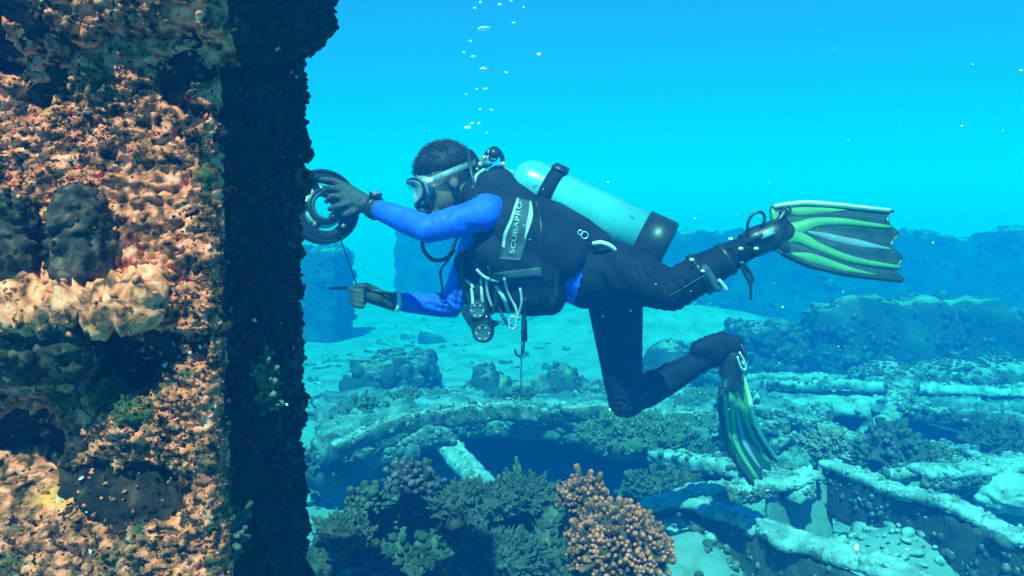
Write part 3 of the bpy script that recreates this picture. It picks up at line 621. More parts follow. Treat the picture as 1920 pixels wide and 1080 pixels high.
# folds in the cloth where limbs bend
Nn = vnormals(V, F); V = V + Nn * (0.0035 * np.sin(60 * (V[:, 0] + 0.5 * V[:, 2]) + 4 * fbm(V, 8, 2, 3)) * np.clip(fbm(V, 7, 2, 6) * 2, 0, 1) * (np.linalg.norm(V - HC, axis=1) > 0.17))[:, None]
for jt, ax, w_, R_ in ((kneF, clfF - kneF, 0.10, 0.15), (kneF, hipF - kneF, 0.12, 0.16), (kneN, clfN - kneN, 0.10, 0.15), (kneN, hipN - kneN, 0.12, 0.16), (elL, wrL - elL, 0.09, 0.12), (elL, shL - elL, 0.09, 0.12), (elR, wrR - elR, 0.09, 0.12), (elR, shR - elR, 0.09, 0.12), (ankF, clfF - ankF, 0.07, 0.10), (ankN, clfN - ankN, 0.07, 0.10), (hipF, kneF - hipF, 0.12, 0.18)):
    d = (V - jt) @ unit(ax); near = np.linalg.norm(V - jt, axis=1) < R_
    V = V + vnormals(V, F) * (near * 0.0042 * np.sin(d / 0.0042 + 3.5 * fbm(V, 11, 2, 5)) * np.exp(-(d / (w_ * 0.6)) ** 2) * np.clip(0.5 + 1.3 * fbm(V, 9, 2, 17), 0, 1))[:, None]
C = V[F].mean(1); best = np.full(len(C), 9.0); reg = np.zeros(len(C), int)
for a, r0, b, r1, g in bones:
    d = seg_dist(C, a, b, r0, r1); m = d < best; best[m] = d[m]; reg[m] = g
hd = np.linalg.norm((C - hp(0, 0, -0.02)) / 1.0, axis=1) < 0.135; reg[hd] = SK
for wr in (wrL, wrR): reg[np.linalg.norm(C - wr, axis=1) < 0.028] = BL
person = thing('person', at(1000, 480, 2.93), 'diver in blue sleeves and black trousers swimming face down towards the column', 'diver')
me = mesh_np('body', V, F); ob = link('body', me, [M['skin'], M['sleeve'], M['suit']], person); me.polygons.foreach_set('material_index', reg.astype(np.int32)); me.update()
for kn_, cl_ in ((kneF, clfF), (kneN, clfN)):
    sd2 = np.array([0, -1.0, 0]); V, F = crust(*tube(spline([kn_ + sd2 * 0.066 + unit(cl_ - kn_) * q for q in (-0.02, 0.05, 0.11)], 12), 0.0022, 6), 0.0006, 60, 3); part('seam', (V, F), M['patch'], person)
# eyes and brows
for s in (-1, 1):
    V, F = ellipsoid(hp(0.082, s * 0.031, 0.001), HAX, (0.009, 0.012, 0.009)); part('eye', (V, F), M['white'], person)
    part('eyebrow', tube(spline([hp(0.086, s * 0.016, 0.020), hp(0.088, s * 0.034, 0.025), hp(0.070, s * 0.052, 0.019)], 9), 0.0035, 6), M['hair'], person)
D = ICO3[0] * (1 + 0.09 * fbm(ICO3[0], 4, 3, 2) + 0.02 * np.sin(40 * ICO3[0][:, 1] + 9 * fbm(ICO3[0], 3, 2, 8)))[:, None]
th = 0.02 + 0.16 * np.clip(ICO3[0][:, 0], -0.3, 1) - 0.42 * np.clip(-ICO3[0][:, 0] - 0.05, 0, 0.6)
kf = 1 / (1 + np.exp(-(ICO3[0][:, 2] - th + 0.06 * fbm(ICO3[0], 6, 2, 3)) * 18))
Hv = D * (0.80 + 0.20 * kf)[:, None] * np.array([0.113, 0.089, 0.110]) @ HAX + hp(-0.012, 0, 0.026)
rh = np.random.default_rng(9); hd_ = rh.normal(size=(5200, 3)); hd_ /= np.linalg.norm(hd_, axis=1)[:, None]
hth = 0.06 + 0.16 * np.clip(hd_[:, 0], -0.3, 1) - 0.42 * np.clip(-hd_[:, 0] - 0.05, 0, 0.6); hd_ = hd_[hd_[:, 2] > hth + rh.normal(0, 0.05, len(hd_))]
cone = (np.array([[1, 0, 0], [-0.5, 0.87, 0], [-0.5, -0.87, 0], [0.15, 0, 1.0]]), np.array([[0, 1, 3], [1, 2, 3], [2, 0, 3], [0, 2, 1]]))
HP = hd_ * np.array([0.108, 0.085, 0.105]) @ HAX + hp(-0.012, 0, 0.026); HN = hd_ @ HAX + rh.normal(0, 0.35, hd_.shape) + fdir * 0.35 + udir * 0.2
sp = scatter(cone, HP, HN, np.stack([np.full(len(HP), 0.0016), np.full(len(HP), 0.0016), rh.uniform(0.010, 0.022, len(HP))], 1), rh)
part('hair', join((Hv, ICO3[1]), sp), M['hair'], person)

def glove(parts_, name_lbl):
    V, F = blend([round_cone(*p) for p in parts_], 0.0042, 3, 0.5); return part('glove', (V, F), M['glove'], person, label=name_lbl)
g = [(wrL + (elL - wrL) * 0.10, 0.037, wrL, 0.036), (wrL, 0.034, at(662, 374, 2.815), 0.030), (wrL, 0.030, at(655, 360, 2.83), 0.026), (at(668, 378, 2.81), 0.028, at(648, 384, 2.80), 0.022)]
for kx, ky, mx, my, tx, ty, Y0 in ((652, 350, 622, 338, 602, 336, 2.845), (645, 358, 618, 352, 604, 362, 2.825), (644, 370, 622, 368, 612, 378, 2.805), (648, 383, 630, 388, 618, 392, 2.785)):
    g += [(at(kx, ky, Y0), 0.0135, at(mx, my, Y0 - 0.012), 0.0115), (at(mx, my, Y0 - 0.012), 0.0112, at(tx, ty, Y0 + 0.012), 0.009)]
g += [(at(672, 392, 2.80), 0.016, at(650, 402, 2.79), 0.013), (at(650, 402, 2.79), 0.013, at(632, 398, 2.80), 0.010)]
glove(g, 'dark glove gripping the line reel')
g = [(wrR + (elR - wrR) * 0.08, 0.036, wrR, 0.035), (wrR, 0.034, at(700, 556, 3.0), 0.030), (at(712, 558, 3.0), 0.03, at(682, 550, 2.99), 0.027)]
for i in range(4):
    yk = 540 + i * 9.0; Y0 = 3.00 - 0.004 * i
    g += [(at(678 + i, yk, Y0), 0.0125, at(657 + i * 1.5, yk + 2, Y0 - 0.022), 0.0115), (at(657 + i * 1.5, yk + 2, Y0 - 0.022), 0.0112, at(664 + i, yk + 6, Y0 - 0.050), 0.010), (at(664 + i, yk + 6, Y0 - 0.050), 0.010, at(680, yk + 8, Y0 - 0.048), 0.009)]
g += [(at(706, 546, 2.985), 0.015, at(686, 536, 2.965), 0.0125), (at(686, 536, 2.965), 0.0125, at(668, 536, 2.955), 0.010)]
glove(g, 'dark glove closed round a thin rod')
a, b, d = basis(elR - wrR); part('cuff', lathe([(-0.006, 0.036), (-0.006, 0.041), (0.010, 0.042), (0.010, 0.036)], wrR + d * 0.015, d, 24), M['white'], person, label='white cuff at the glove')
# wrist computer
w = thing('dive_watch', wrL, 'black dive watch strapped on the wrist of the reaching arm', 'watch')
a, b, d = basis(elL - wrL, (0, 1, 0)); cw = wrL + d * 0.012
part('strap', lathe([(-0.013, 0.030), (-0.013, 0.039), (0.013, 0.041), (0.013, 0.030), (-0.013, 0.030)], cw, d, 28), M['rubber'], w)
up = unit(np.array([0.1, -0.25, 1.0]) - d * (np.array([0.1, -0.25, 1.0]) @ d)); c = cw + up * 0.045
cs = part('case', lathe([(-0.010, 0.001), (-0.010, 0.022), (0.008, 0.022), (0.011, 0.017), (0.011, 0.001)], c, up, 24), M['rubber'], w)
part('face', lathe([(0.0112, 0.0155), (0.0126, 0.0145), (0.0126, 0.001)], c, up, 24), M['fininsert'], cs)

# mask
mk = thing('dive_mask', hp(0.1, 0, 0), 'clear dive mask with pale frame over the eyes', 'mask')
def mask_loop(f0, sw, uh, n=40, nose=True):
    t = np.linspace(0, 2 * math.pi, n, endpoint=False); out = []
    for q in t:
        cs_, sn = math.cos(q), math.sin(q); s = sw * np.sign(cs_) * abs(cs_) ** 0.6; u = uh * np.sign(sn) * abs(sn) ** 0.7
        if sn < 0: u *= 1.0 + 0.35 * math.exp(-(s / (sw * 0.45)) ** 2)
        out.append(hp(f0 - 0.50 * (abs(s) / sw) ** 2 * sw, s, u - 0.008))
    return np.array(out)
L0, L1, L2 = mask_loop(0.098, 0.070, 0.046), mask_loop(0.128, 0.069, 0.042), mask_loop(0.134, 0.064, 0.037)
def loft(loops, close=False):
    n = len(loops[0]); V = np.concatenate(loops); F = []
    for i in range(len(loops) - 1):
        for j in range(n): k = (j + 1) % n; F.append([i * n + j, i * n + k, (i + 1) * n + k, (i + 1) * n + j])
    return V, np.array(F)
mm, nt, bs = mat('clear_silicone', 0.25, 0.5); bs.inputs['Base Color'].default_value = (0.30, 0.40, 0.42, 1); bs.inputs['Alpha'].default_value = 0.55; M['silicone'] = mm
mm, nt, bs = mat('mask_glass', 0.05, 0.6); bs.inputs['Base Color'].default_value = (0.75, 0.85, 0.85, 1); bs.inputs['Alpha'].default_value = 0.30; M['glass'] = mm
Li = HC + (L0 - HC) * 0.97
part('skirt', loft([L0, L0 + (L1 - L0) * 0.6 + 0, L1]), M['silicone'], mk)
part('frame', tube(np.concatenate([L1, L1[:2]]), 0.0062, 8, False), M['rubber'], mk)
part('bezel', tube(np.concatenate([L2, L2[:2]]), 0.0034, 8, False), M['fininsert'], mk)
n = len(L2); lc = L2.mean(0) + fdir * 0.012; V = np.concatenate([L2, L2 + (lc - L2) * 0.55 + fdir * 0.006, [lc]]); F = [[j, (j + 1) % n, n + (j + 1) % n, n + j] for j in range(n)]
F = np.concatenate([q2t(np.array(F)), [[n + j, n + (j + 1) % n, 2 * n] for j in range(n)]]); part('lens', (V, F), M['glass'], mk)
st = part('strap', (lambda P: (lambda A, B: (np.concatenate([A, B, A * 1.0 + (A - HC) / np.linalg.norm(A - HC, axis=1)[:, None] * 0.003, B + (B - HC) / np.linalg.norm(B - HC, axis=1)[:, None] * 0.003]),
     np.concatenate([[[i, i + 1, len(A) + i + 1, len(A) + i], [2 * len(A) + i, 3 * len(A) + i, 3 * len(A) + i + 1, 2 * len(A) + i + 1], [i, 2 * len(A) + i, 2 * len(A) + i + 1, i + 1], [len(A) + i, len(A) + i + 1, 3 * len(A) + i + 1, 3 * len(A) + i]] for i in range(len(A) - 1)])))(P - udir * 0.010, P + udir * 0.010))
     (np.array([hp(0.116 * math.cos(q) - 0.008, 0.0915 * math.sin(q), 0.002 + 0.020 * (1 - math.cos(q)) / 2) for q in np.linspace(0.62, 2 * math.pi - 0.62, 60)])), M['silicone'], mk)
for s in (1, -1):
    part('buckle', obox(hp(0.070, s * 0.086, 0.004), HAX, (0.024, 0.010, 0.020)), M['white'], mk, False)

# buoyancy vest
vest = thing('buoyancy_vest', at(1000, 560, 2.93), 'black buoyancy vest with grey panel lettered SCUBAPRO round the diver', 'dive vest')
J = []
for Yn, sg in ((2.80, -1), (3.06, 1)):
    J += [round_cone(at(900, 405, Yn + 0.02 * -sg), 0.072, at(962, 440, Yn), 0.096), round_cone(at(935, 478, Yn), 0.105, at(1015, 505, Yn + 0.01), 0.108),
          round_cone(at(898, 552, Yn + 0.05 * -sg), 0.060, at(1012, 536, Yn + 0.03 * -sg), 0.112), round_cone(at(880, 490, Yn + 0.06 * -sg), 0.050, at(905, 560, Yn + 0.06 * -sg), 0.055),
          round_cone(at(960, 425, Yn - 0.01), 0.100, at(1052, 478, Yn - 0.005), 0.098), round_cone(at(955, 372, Yn + 0.02 * -sg), 0.060, at(1125, 455, Yn + 0.04 * -sg), 0.062), round_cone(at(1015, 500, Yn + 0.01), 0.100, at(1062, 470, Yn + 0.02), 0.070)]
J += [round_cone(at(895, 345, 2.90), 0.050, at(935, 345, 2.92), 0.060), round_cone(at(930, 360, 2.93), 0.085, at(1100, 452, 2.93), 0.085), round_cone(at(885, 365, 2.86), 0.046, at(915, 400, 2.78), 0.062)]
VV, VF = blend(J, 0.0085, 6); VN = vnormals(VV, VF)
VV = VV + VN * (0.007 * fbm(VV, 9, 3, 14) + 0.004 * np.sin(45 * VV[:, 0] + 30 * VV[:, 2] + 5 * fbm(VV, 6, 2, 2)))[:, None]
part('jacket', (VV, VF), M['nylon'], vest)
bv = BVHTree.FromPolygons([Vector(v) for v in VV], [list(map(int, f)) for f in VF])
def on_vest(px, py, lift=0.003):
    p = at(px, py, 2.4); h = bv.ray_cast(Vector(p), Vector(ray(px, py)))
    return np.array(h[0]) - unit(ray(px, py)) * lift if h[0] is not None else at(px, py, 2.75)
def patch_on(poly_l, poly_r, lift, n=26, m=6):
    """strip lying on the vest between two edges given as pixel lists"""
    l = spline([(a, b, 0) for a, b in poly_l], n); r = spline([(a, b, 0) for a, b in poly_r], n); V = []
    for i in range(n):
        for j in range(m):
            q = l[i] + (r[i] - l[i]) * j / (m - 1); V.append(on_vest(q[0], q[1], lift if 0 < i < n - 1 and 0 < j < m - 1 else lift * 0.6))
    V = np.array(V); id2 = np.arange(n * m).reshape(n, m); F = np.stack([id2[:-1, :-1].ravel(), id2[:-1, 1:].ravel(), id2[1:, 1:].ravel(), id2[1:, :-1].ravel()], 1)
    B = V + np.array([0, 0.006, 0]); k = len(V); rim = np.concatenate([id2[:, 0], id2[-1, 1:], id2[::-1, -1][1:], id2[0, ::-1][1:-1]]); rr = np.roll(rim, -1)
    return np.concatenate([V, B]), np.concatenate([F, F[:, ::-1] + k, np.stack([rim, rim + k, rr + k, rr], 1)])
panel = part('chest_panel', patch_on([(972, 372), (958, 412), (944, 446), (936, 485)], [(996, 374), (1000, 405), (990, 440), (975, 488)], 0.004), M['patch'], vest)
part('piping', patch_on([(969, 370), (957, 408), (944, 438), (941, 462)], [(974, 371), (962, 410), (950, 440), (946, 464)], 0.008, 24, 3), M['greystrap'], vest)
part('piping', patch_on([(993, 376), (991, 398), (986, 424), (983, 446)], [(996, 376), (999, 402), (993, 426), (985, 448)], 0.008, 24, 3), M['greystrap'], vest)
# lettering, following the vest's curve
fc = bpy.data.curves.new('t', 'FONT'); fc.body = 'SCUBAPRO'; fc.size = 1.0; fc.resolution_u = 3; to = bpy.data.objects.new('t', fc); COL.objects.link(to)
dg = bpy.context.evaluated_depsgraph_get(); dg.update(); tm = bpy.data.meshes.new_from_object(to.evaluated_get(dg)); bpy.data.objects.remove(to)
tv = np.array([v.co[:] for v in tm.vertices]); tv[:, 0] -= tv[:, 0].min(); tv /= tv[:, 0].max()
A0, A1 = np.array([964.0, 476.0]), np.array([979.0, 378.0]); ad = (A1 - A0); wd = unit((-ad[1] * -1, 0 * 1, 0))[:2]; perp = np.array([ad[1], -ad[0]]) / np.linalg.norm(ad)
TV = []
for x, y, _ in tv:
    q = A0 + ad * x + perp * (y * np.linalg.norm(ad) * 0.62); TV.append(on_vest(q[0], q[1], 0.009))
tme = bpy.data.meshes.new('lettering'); tme.from_pydata([tuple(p) for p in TV], [], [list(p.vertices) for p in tm.polygons]); tme.update()
o = link('lettering', tme, M['greystrap'], panel); o.matrix_parent_inverse = Matrix.Translation(-person.location) @ Matrix.Identity(4); o.parent = vest; o.matrix_parent_inverse = Matrix.Translation(-vest.location)
for px, py, s in ((1096, 441, 0.012), (1088, 436, 0.008)):
    p = on_vest(px, py, 0.006); V = np.array([p + s * (math.cos(q) * np.array([1, 0, 0]) + math.sin(q) * np.array([0, 0, 1])) for q in np.linspace(0, 6.4, 20)]); part('ring', tube(V, 0.0025, 6, False), M['chrome'], vest)
part('seam', patch_on([(1002, 372), (1012, 420), (1010, 470), (1000, 520)], [(1005, 372), (1015, 420), (1013, 470), (1003, 520)], 0.006, 22, 3), M['rubber'], vest)
part('pocket', patch_on([(925, 520), (924, 545), (928, 572)], [(1010, 508), (1014, 540), (1008, 580)], 0.010, 14, 12), M['nylon'], vest)
part('pocket_flap', patch_on([(920, 512), (921, 528)], [(1014, 500), (1016, 517)], 0.016, 8, 12), M['patch'], vest)
part('waist_strap', patch_on([(1040, 500), (1034, 540), (1026, 580)], [(1050, 502), (1046, 542), (1036, 582)], 0.006, 16, 3), M['rubber'], vest)
part('hip_handle', tube(spline([at(1112, 457, 2.76), at(1128, 455, 2.74), at(1146, 462, 2.745), at(1157, 474, 2.76)], 16), 0.0075, 8), M['white'], vest, label='pale curved handle at the hip')
for pts, r, mt in (([(868, 522), (880, 530), (888, 540)], 0.006, 'greystrap'), ([(884, 540), (886, 560), (888, 585)], 0.0055, 'greystrap'), ([(902, 522), (903, 545), (905, 570)], 0.006, 'greystrap'),
                   ([(912, 522), (914, 548), (922, 575)], 0.005, 'greystrap'), ([(930, 535), (945, 560), (955, 585)], 0.008, 'greystrap'), ([(925, 545), (935, 575), (948, 602), (962, 616)], 0.006, 'rubber'), ([(985, 560), (984, 590), (980, 625)], 0.007, 'rubber')):
    part('strap', tube(spline([on_vest(a, b, 0.012) if b < 590 else at(a, b, 2.76) for a, b in pts], 14), r, 7), M[mt], vest)
V = np.array([at(961 + 7 * math.cos(q), 605 + 12 * math.sin(q), 2.755) for q in np.linspace(0, 6.4, 24)]); part('clip', tube(V, 0.0042, 7, False), M['chrome'], vest)

for pts, r, mt in (([(872, 470), (866, 500), (872, 540), (884, 575)], 0.0065, 'rubber'), ([(915, 500), (925, 530), (930, 560), (922, 590)], 0.0055, 'rubber'), ([(945, 520), (952, 548), (966, 575), (972, 600)], 0.005, 'greystrap'), ([(893, 505), (910, 520), (935, 528)], 0.005, 'greystrap'), ([(975, 540), (978, 565), (972, 592)], 0.0045, 'greystrap')):
    part('strap', tube(spline([on_vest(a, b, 0.014) if b < 585 else at(a, b, 2.755) for a, b in pts], 16), r, 7), M[mt], vest)
# gauge console hanging from the chest
gc = thing('gauge_console', at(905, 610, 2.80), 'dark gauge console hanging below the vest', 'dive gauge')
k1, k2 = at(896, 580, 2.79), at(906, 622, 2.79)
part('housing', blend([round_cone(k1, 0.038, k2, 0.040), round_cone(at(878, 585, 2.82), 0.025, at(890, 600, 2.80), 0.03), round_cone(at(920, 606, 2.79), 0.012, at(932, 606, 2.79), 0.010)], 0.005, 4), M['rubber'], gc)
for p, r in ((k1, 0.026), (k2, 0.027)):
    part('dial', lathe([(0, r * 1.1), (0.006, r * 1.1), (0.008, r * 0.9), (0.006, r * 0.85), (0.006, 0.001)], p - np.array([0, 0.037, 0]), (0, -1, 0.1), 28), M['patch'], gc)
for p, r in ((k1, 0.020), (k2, 0.021)):
    for q in np.linspace(0, 6.283, 7)[:-1]:
        part('dial_mark', ellipsoid(p + np.array([r * math.cos(q), -0.045, r * math.sin(q)]), np.eye(3), (0.0026, 0.0015, 0.0026)), M['white'], gc)
part('hose', tube(spline([at(884, 545, 2.80), at(886, 565, 2.80), at(893, 585, 2.80)], 12), 0.009, 8), M['rubber'], gc)

# tank
TA, TB = at(941, 321, 2.98), at(1251, 467, 2.84); tdv = unit(TB - TA); Lt = np.linalg.norm(TB - TA); R = 0.092
tk = thing('scuba_tank', TA, 'pale satin air tank on the diver\'s back', 'air tank')
prof = [(0.030, 0.022), (0.045, 0.022), (0.050, 0.030)] + [(0.05 + 0.075 * (1 - math.cos(q)), 0.030 + (R - 0.030) * math.sin(q)) for q in np.linspace(0.1, math.pi / 2, 12)] + [(Lt - 0.02, R), (Lt - 0.012, 0.001)]
part('cylinder', lathe(prof, TA, tdv, 48), M['tank'], tk)
part('boot', lathe([(Lt - 0.105, R), (Lt - 0.105, R + 0.007), (Lt - 0.008, R + 0.008), (Lt, R + 0.002), (Lt, 0.001)], TA, tdv, 48), M['rubber'], tk)
bd = part('band', lathe([(0.175, R), (0.175, R + 0.006), (0.225, R + 0.006), (0.225, R)], TA, tdv, 48), M['nylon'], tk)
a_, b_, _ = basis(tdv); upd = unit(np.array([0, -0.25, 1]) - tdv * (np.array([0, -0.25, 1]) @ tdv))
part('buckle', obox(TA + tdv * 0.2 + upd * (R + 0.010), np.stack([tdv, upd, np.cross(tdv, upd)]), (0.052, 0.014, 0.06)), M['rubber'], bd, False)
part('valve', lathe([(-0.03, 0.001), (-0.03, 0.014), (0.0, 0.017), (0.03, 0.019)], TA, tdv, 20), M['chrome'], tk)
sdv = unit(np.cross(tdv, upd)); sdv = sdv if sdv[1] < 0 else -sdv
part('valve_knob', lathe([(0.018, 0.010), (0.035, 0.010), (0.036, 0.021), (0.060, 0.021), (0.062, 0.001)], TA - tdv * 0.012, sdv, 16), M['rubber'], tk)
rg = thing('regulator', at(915, 300, 2.94), 'chrome regulator and hoses behind the diver\'s head', 'regulator')
part('first_stage', lathe([(-0.042, 0.001), (-0.042, 0.016), (-0.020, 0.017), (-0.018, 0.024), (0.012, 0.024), (0.014, 0.018), (0.036, 0.018), (0.038, 0.001)], at(912, 302, 2.94), unit(at(935, 290, 2.93) - at(895, 315, 2.94)), 22), M['chrome'], rg)
part('cap', lathe([(-0.018, 0.001), (-0.018, 0.020), (0.018, 0.022), (0.020, 0.001)], at(926, 289, 2.91), (0.3, -0.8, 0.5), 18), M['rubber'], rg)
part('yoke', tube(spline([at(906, 312, 2.93), at(914, 286, 2.93), at(930, 280, 2.93), at(942, 296, 2.93), at(940, 318, 2.94)], 20), 0.0085, 8), M['rubber'], rg)
for px, py, r in ((893, 318, 0.011), (900, 308, 0.010), (908, 296, 0.011), (925, 297, 0.011), (943, 308, 0.012), (918, 284, 0.009)):
    part('port_plug', ellipsoid(at(px, py, 2.905), np.eye(3), (r, r, r * 0.9)), M['chrome'], rg)
part('hose', tube(spline([at(902, 312, 2.93), at(889, 290, 2.91), at(880, 284, 2.89), at(881, 310, 2.84), at(890, 350, 2.79), at(897, 385, 2.70)], 36), 0.0062, 8), M['rubber'], rg)
part('hose', tube(spline([at(908, 318, 2.90), at(893, 330, 2.86), at(888, 352, 2.80)], 18), 0.0062, 8), M['greystrap'], rg)
part('hose', tube(spline([at(900, 318, 2.98), at(878, 350, 3.02), at(866, 420, 3.0), at(853, 455, 2.88), at(840, 482, 2.80), at(815, 488, 2.78), at(796, 472, 2.79), at(793, 450, 2.81), at(806, 428, 2.84)], 60), 0.0075, 8), M['rubber'], rg)
part('hose', tube(spline([at(853, 468, 2.90), at(838, 490, 2.92), at(826, 508, 2.98), at(829, 540, 3.02), at(826, 560, 3.05)], 26), 0.005, 8), M['rubber'], rg)
part('second_stage', lathe([(-0.026, 0.001), (-0.026, 0.018), (-0.008, 0.030), (0.012, 0.034), (0.020, 0.028), (0.022, 0.001)], hp(0.105, 0, -0.088), fdir - udir * 0.3, 24), M['rubber'], rg)

# hook and cord hanging from the vest
hk = thing('reef_hook', at(978, 600, 2.80), 'thin reef hook on a cord hanging under the vest', 'hook')
part('cord', tube(spline([at(979, 585, 2.80), at(978, 640, 2.80), at(977, 700, 2.80), at(977, 752, 2.80)], 20), 0.0022, 6), M['rubber'], hk)
part('shaft', tube(spline([at(983, 590, 2.80), at(983, 630, 2.80), at(981, 655, 2.80), at(977, 667, 2.80), at(969, 665, 2.80), at(965, 655, 2.80)], 24), 0.0042, 7), M['rubber'], hk)
part('grip', tube([at(983, 600, 2.80), at(984, 640, 2.80)], 0.010, 10), M['patch'], hk)

# line reel
rc = at(606, 388, 2.87); rn = unit((0.60, -0.78, 0.12)); ra, rb, _ = basis(rn); RR = 0.126
rl = thing('line_reel', rc, 'round black line reel held beside the encrusted column', 'line reel')
def ring(r, c, n=48): t = np.linspace(0, 2 * math.pi, n + 1); return c + r * (np.cos(t)[:, None] * ra + np.sin(t)[:, None] * rb)
for sg in (-1, 1):
    c = rc + rn * 0.016 * sg
    fl = part('flange', lathe([(-0.003, RR - 0.038), (-0.003, RR), (0.003, RR), (0.003, RR - 0.038), (-0.003, RR - 0.038)], c, rn, 48), M['rubber'], rl)
    part('rim', tube(np.concatenate([ring(RR, c), ring(RR, c)[1:2]]), 0.0075, 8, False), M['rubber'], fl)
    part('inner_rim', lathe([(-0.003, 0.048), (-0.003, 0.066), (0.003, 0.066), (0.003, 0.048), (-0.003, 0.048)], c, rn, 40), M['rubber'], fl)
    for q in (0.5, 2.0, 3.1, 4.2, 5.7):
        e = math.cos(q) * ra + math.sin(q) * rb; part('spoke', obox(c + e * 0.078, np.stack([e, np.cross(rn, e), rn]), (0.06, 0.026, 0.005)), M['rubber'], fl, False)
part('hub', lathe([(-0.02, 0.040), (-0.02, 0.052), (0.02, 0.052), (0.02, 0.040), (-0.02, 0.040)], rc, rn, 40), M['patch'], rl)
part('wound_line', lathe([(-0.012, 0.052), (-0.012, 0.074), (0.0, 0.077), (0.012, 0.074), (0.012, 0.052)], rc, rn, 48), M['greystrap'], rl)
part('line', tube(spline([at(637, 442, 2.86), at(652, 488, 2.90), at(669, 534, 2.95)], 16), 0.0026, 6), M['rubber'], rl)
solo('measuring_rod', tube([at(618, 541, 3.0), at(660, 540, 2.985), at(705, 545, 2.97), at(742, 553, 2.965)], 0.0055, 8), M['rubber'], 'thin dark rod held in the lower gloved hand', 'rod')

# fins
def fin(spine, wdir, hw, label, mirror=1.0, L=0.5):
    P = spline(spine, 60); Wd = np.array([unit(w) for w in spline(wdir, 60)]); T = np.gradient(P, axis=0); T /= np.linalg.norm(T, axis=1)[:, None]
    Nn = np.cross(T, Wd); Nn /= np.linalg.norm(Nn, axis=1)[:, None]
    hwf = lambda t: hw * np.interp(t, [0, 0.1, 0.3, 0.6, 1.0], [0.60, 0.72, 0.90, 0.98, 1.0])
    def pt(t, s, n=0.0):
        x = np.clip(t, 0, 1) * 59; i = int(min(58, math.floor(x))); f = x - i
        p = P[i] + (P[i + 1] - P[i]) * f; ww = unit(Wd[i] * (1 - f) + Wd[i + 1] * f); nn = unit(Nn[i] * (1 - f) + Nn[i + 1] * f)
        return p + ww * (mirror * s * hwf(t)) + nn * n
    root = thing('swim_fin', P[0], label, 'fin')
    nt_, ns = 50, 25; V = []
    for i in range(nt_):
        for j in range(ns):
            s = j / (ns - 1) * 2 - 1; te = 0.965 - 0.03 * math.cos(s * 9.0) + 0.02 * s; V.append((i / (nt_ - 1) * te, s))
    top = np.array([pt(t, s, 0.003 + 0.0015 * math.sin(s * 20)) for t, s in V]); bot = np.array([pt(t, s, -0.003 + 0.0015 * math.sin(s * 20)) for t, s in V]); m = len(V); id2 = np.arange(m).reshape(nt_, ns)
    F = np.stack([id2[:-1, :-1].ravel(), id2[:-1, 1:].ravel(), id2[1:, 1:].ravel(), id2[1:, :-1].ravel()], 1); rim = np.concatenate([id2[:, 0], id2[-1, 1:], id2[::-1, -1][1:], id2[0, ::-1][1:-1]]); rr = np.roll(rim, -1)
    bl = part('blade', (np.concatenate([top, bot]), np.concatenate([F, F[:, ::-1] + m, np.stack([rim, rim + m, rr + m, rr], 1)])), M['finblade'], root)
    def ribbon(poly, w, th, name, mt, par, n=30):
        q = spline([(a, b, 0) for a, b in poly], n); ws = np.interp(np.linspace(0, 1, n), np.linspace(0, 1, len(w)), w); V = []
        for i in range(n):
            t, s = q[i][0], q[i][1]; dt = np.gradient(q, axis=0)[i]; d2 = unit((-dt[1] * hw, dt[0] * L, 0))[:2]
            for k, z in ((-1, 0.0015), (-0.6, th), (0, th * 1.15), (0.6, th), (1, 0.0015), (0.6, -th), (0, -th * 1.15), (-0.6, -th)):
                V.append(pt(t + d2[0] * ws[i] * k / L, s + d2[1] * ws[i] * k / hw, z))
        V = np.array(V); F = []
        for i in range(n - 1):
            for j in range(8): k = (j + 1) % 8; F.append([i * 8 + j, i * 8 + k, (i + 1) * 8 + k, (i + 1) * 8 + j])
        for i0 in (0, (n - 1) * 8): F += [[i0, i0 + 1, i0 + 2, i0 + 7], [i0 + 2, i0 + 3, i0 + 6, i0 + 7], [i0 + 3, i0 + 4, i0 + 5, i0 + 6]]
        part(name, (V, np.array(F)), M[mt], par)
    ribbon([(0.02, -0.98), (0.3, -0.99), (0.6, -0.99), (0.93, -0.98)], [0.012, 0.010, 0.008, 0.006], 0.014, 'side_rail', 'finpale', root)
    ribbon([(0.08, 0.98), (0.3, 0.99), (0.6, 0.99), (0.98, 0.98)], [0.009, 0.009, 0.008, 0.006], 0.012, 'side_rail', 'finblade', root)
    ribbon([(-0.02, -0.9), (0.05, -0.45), (0.13, -0.05), (0.24, -0.18), (0.40, -0.42), (0.62, -0.52), (0.93, -0.50)], [0.016, 0.030, 0.040, 0.030, 0.020, 0.015, 0.008], 0.010, 'rib', 'fingreen', root)
    ribbon([(0.02, 0.75), (0.10, 0.30), (0.22, 0.16), (0.40, 0.36), (0.65, 0.55), (0.97, 0.62)], [0.022, 0.036, 0.032, 0.020, 0.015, 0.008], 0.010, 'rib', 'fingreen', root)
    ribbon([(0.10, -0.86), (0.24, -0.72), (0.45, -0.80), (0.62, -0.86)], [0.010, 0.024, 0.014, 0.003], 0.0065, 'web_panel', 'fingreen', root)
    ribbon([(0.16, 0.84), (0.32, 0.74), (0.55, 0.82), (0.80, 0.90)], [0.008, 0.025, 0.016, 0.003], 0.0065, 'web_panel', 'fingreen', root)
    ribbon([(0.30, -0.06), (0.45, -0.02), (0.70, 0.05), (0.92, 0.12)], [0.006, 0.016, 0.017, 0.004], 0.0062, 'insert', 'fininsert', root)
    return root, pt
M['finblade'] = plain('dark_fin_blade', (0.020, 0.040, 0.042), 0.35, 0.45, var=0.3)
wv = unit(at(1570, 540, 2.55) - at(1560, 390, 2.63))
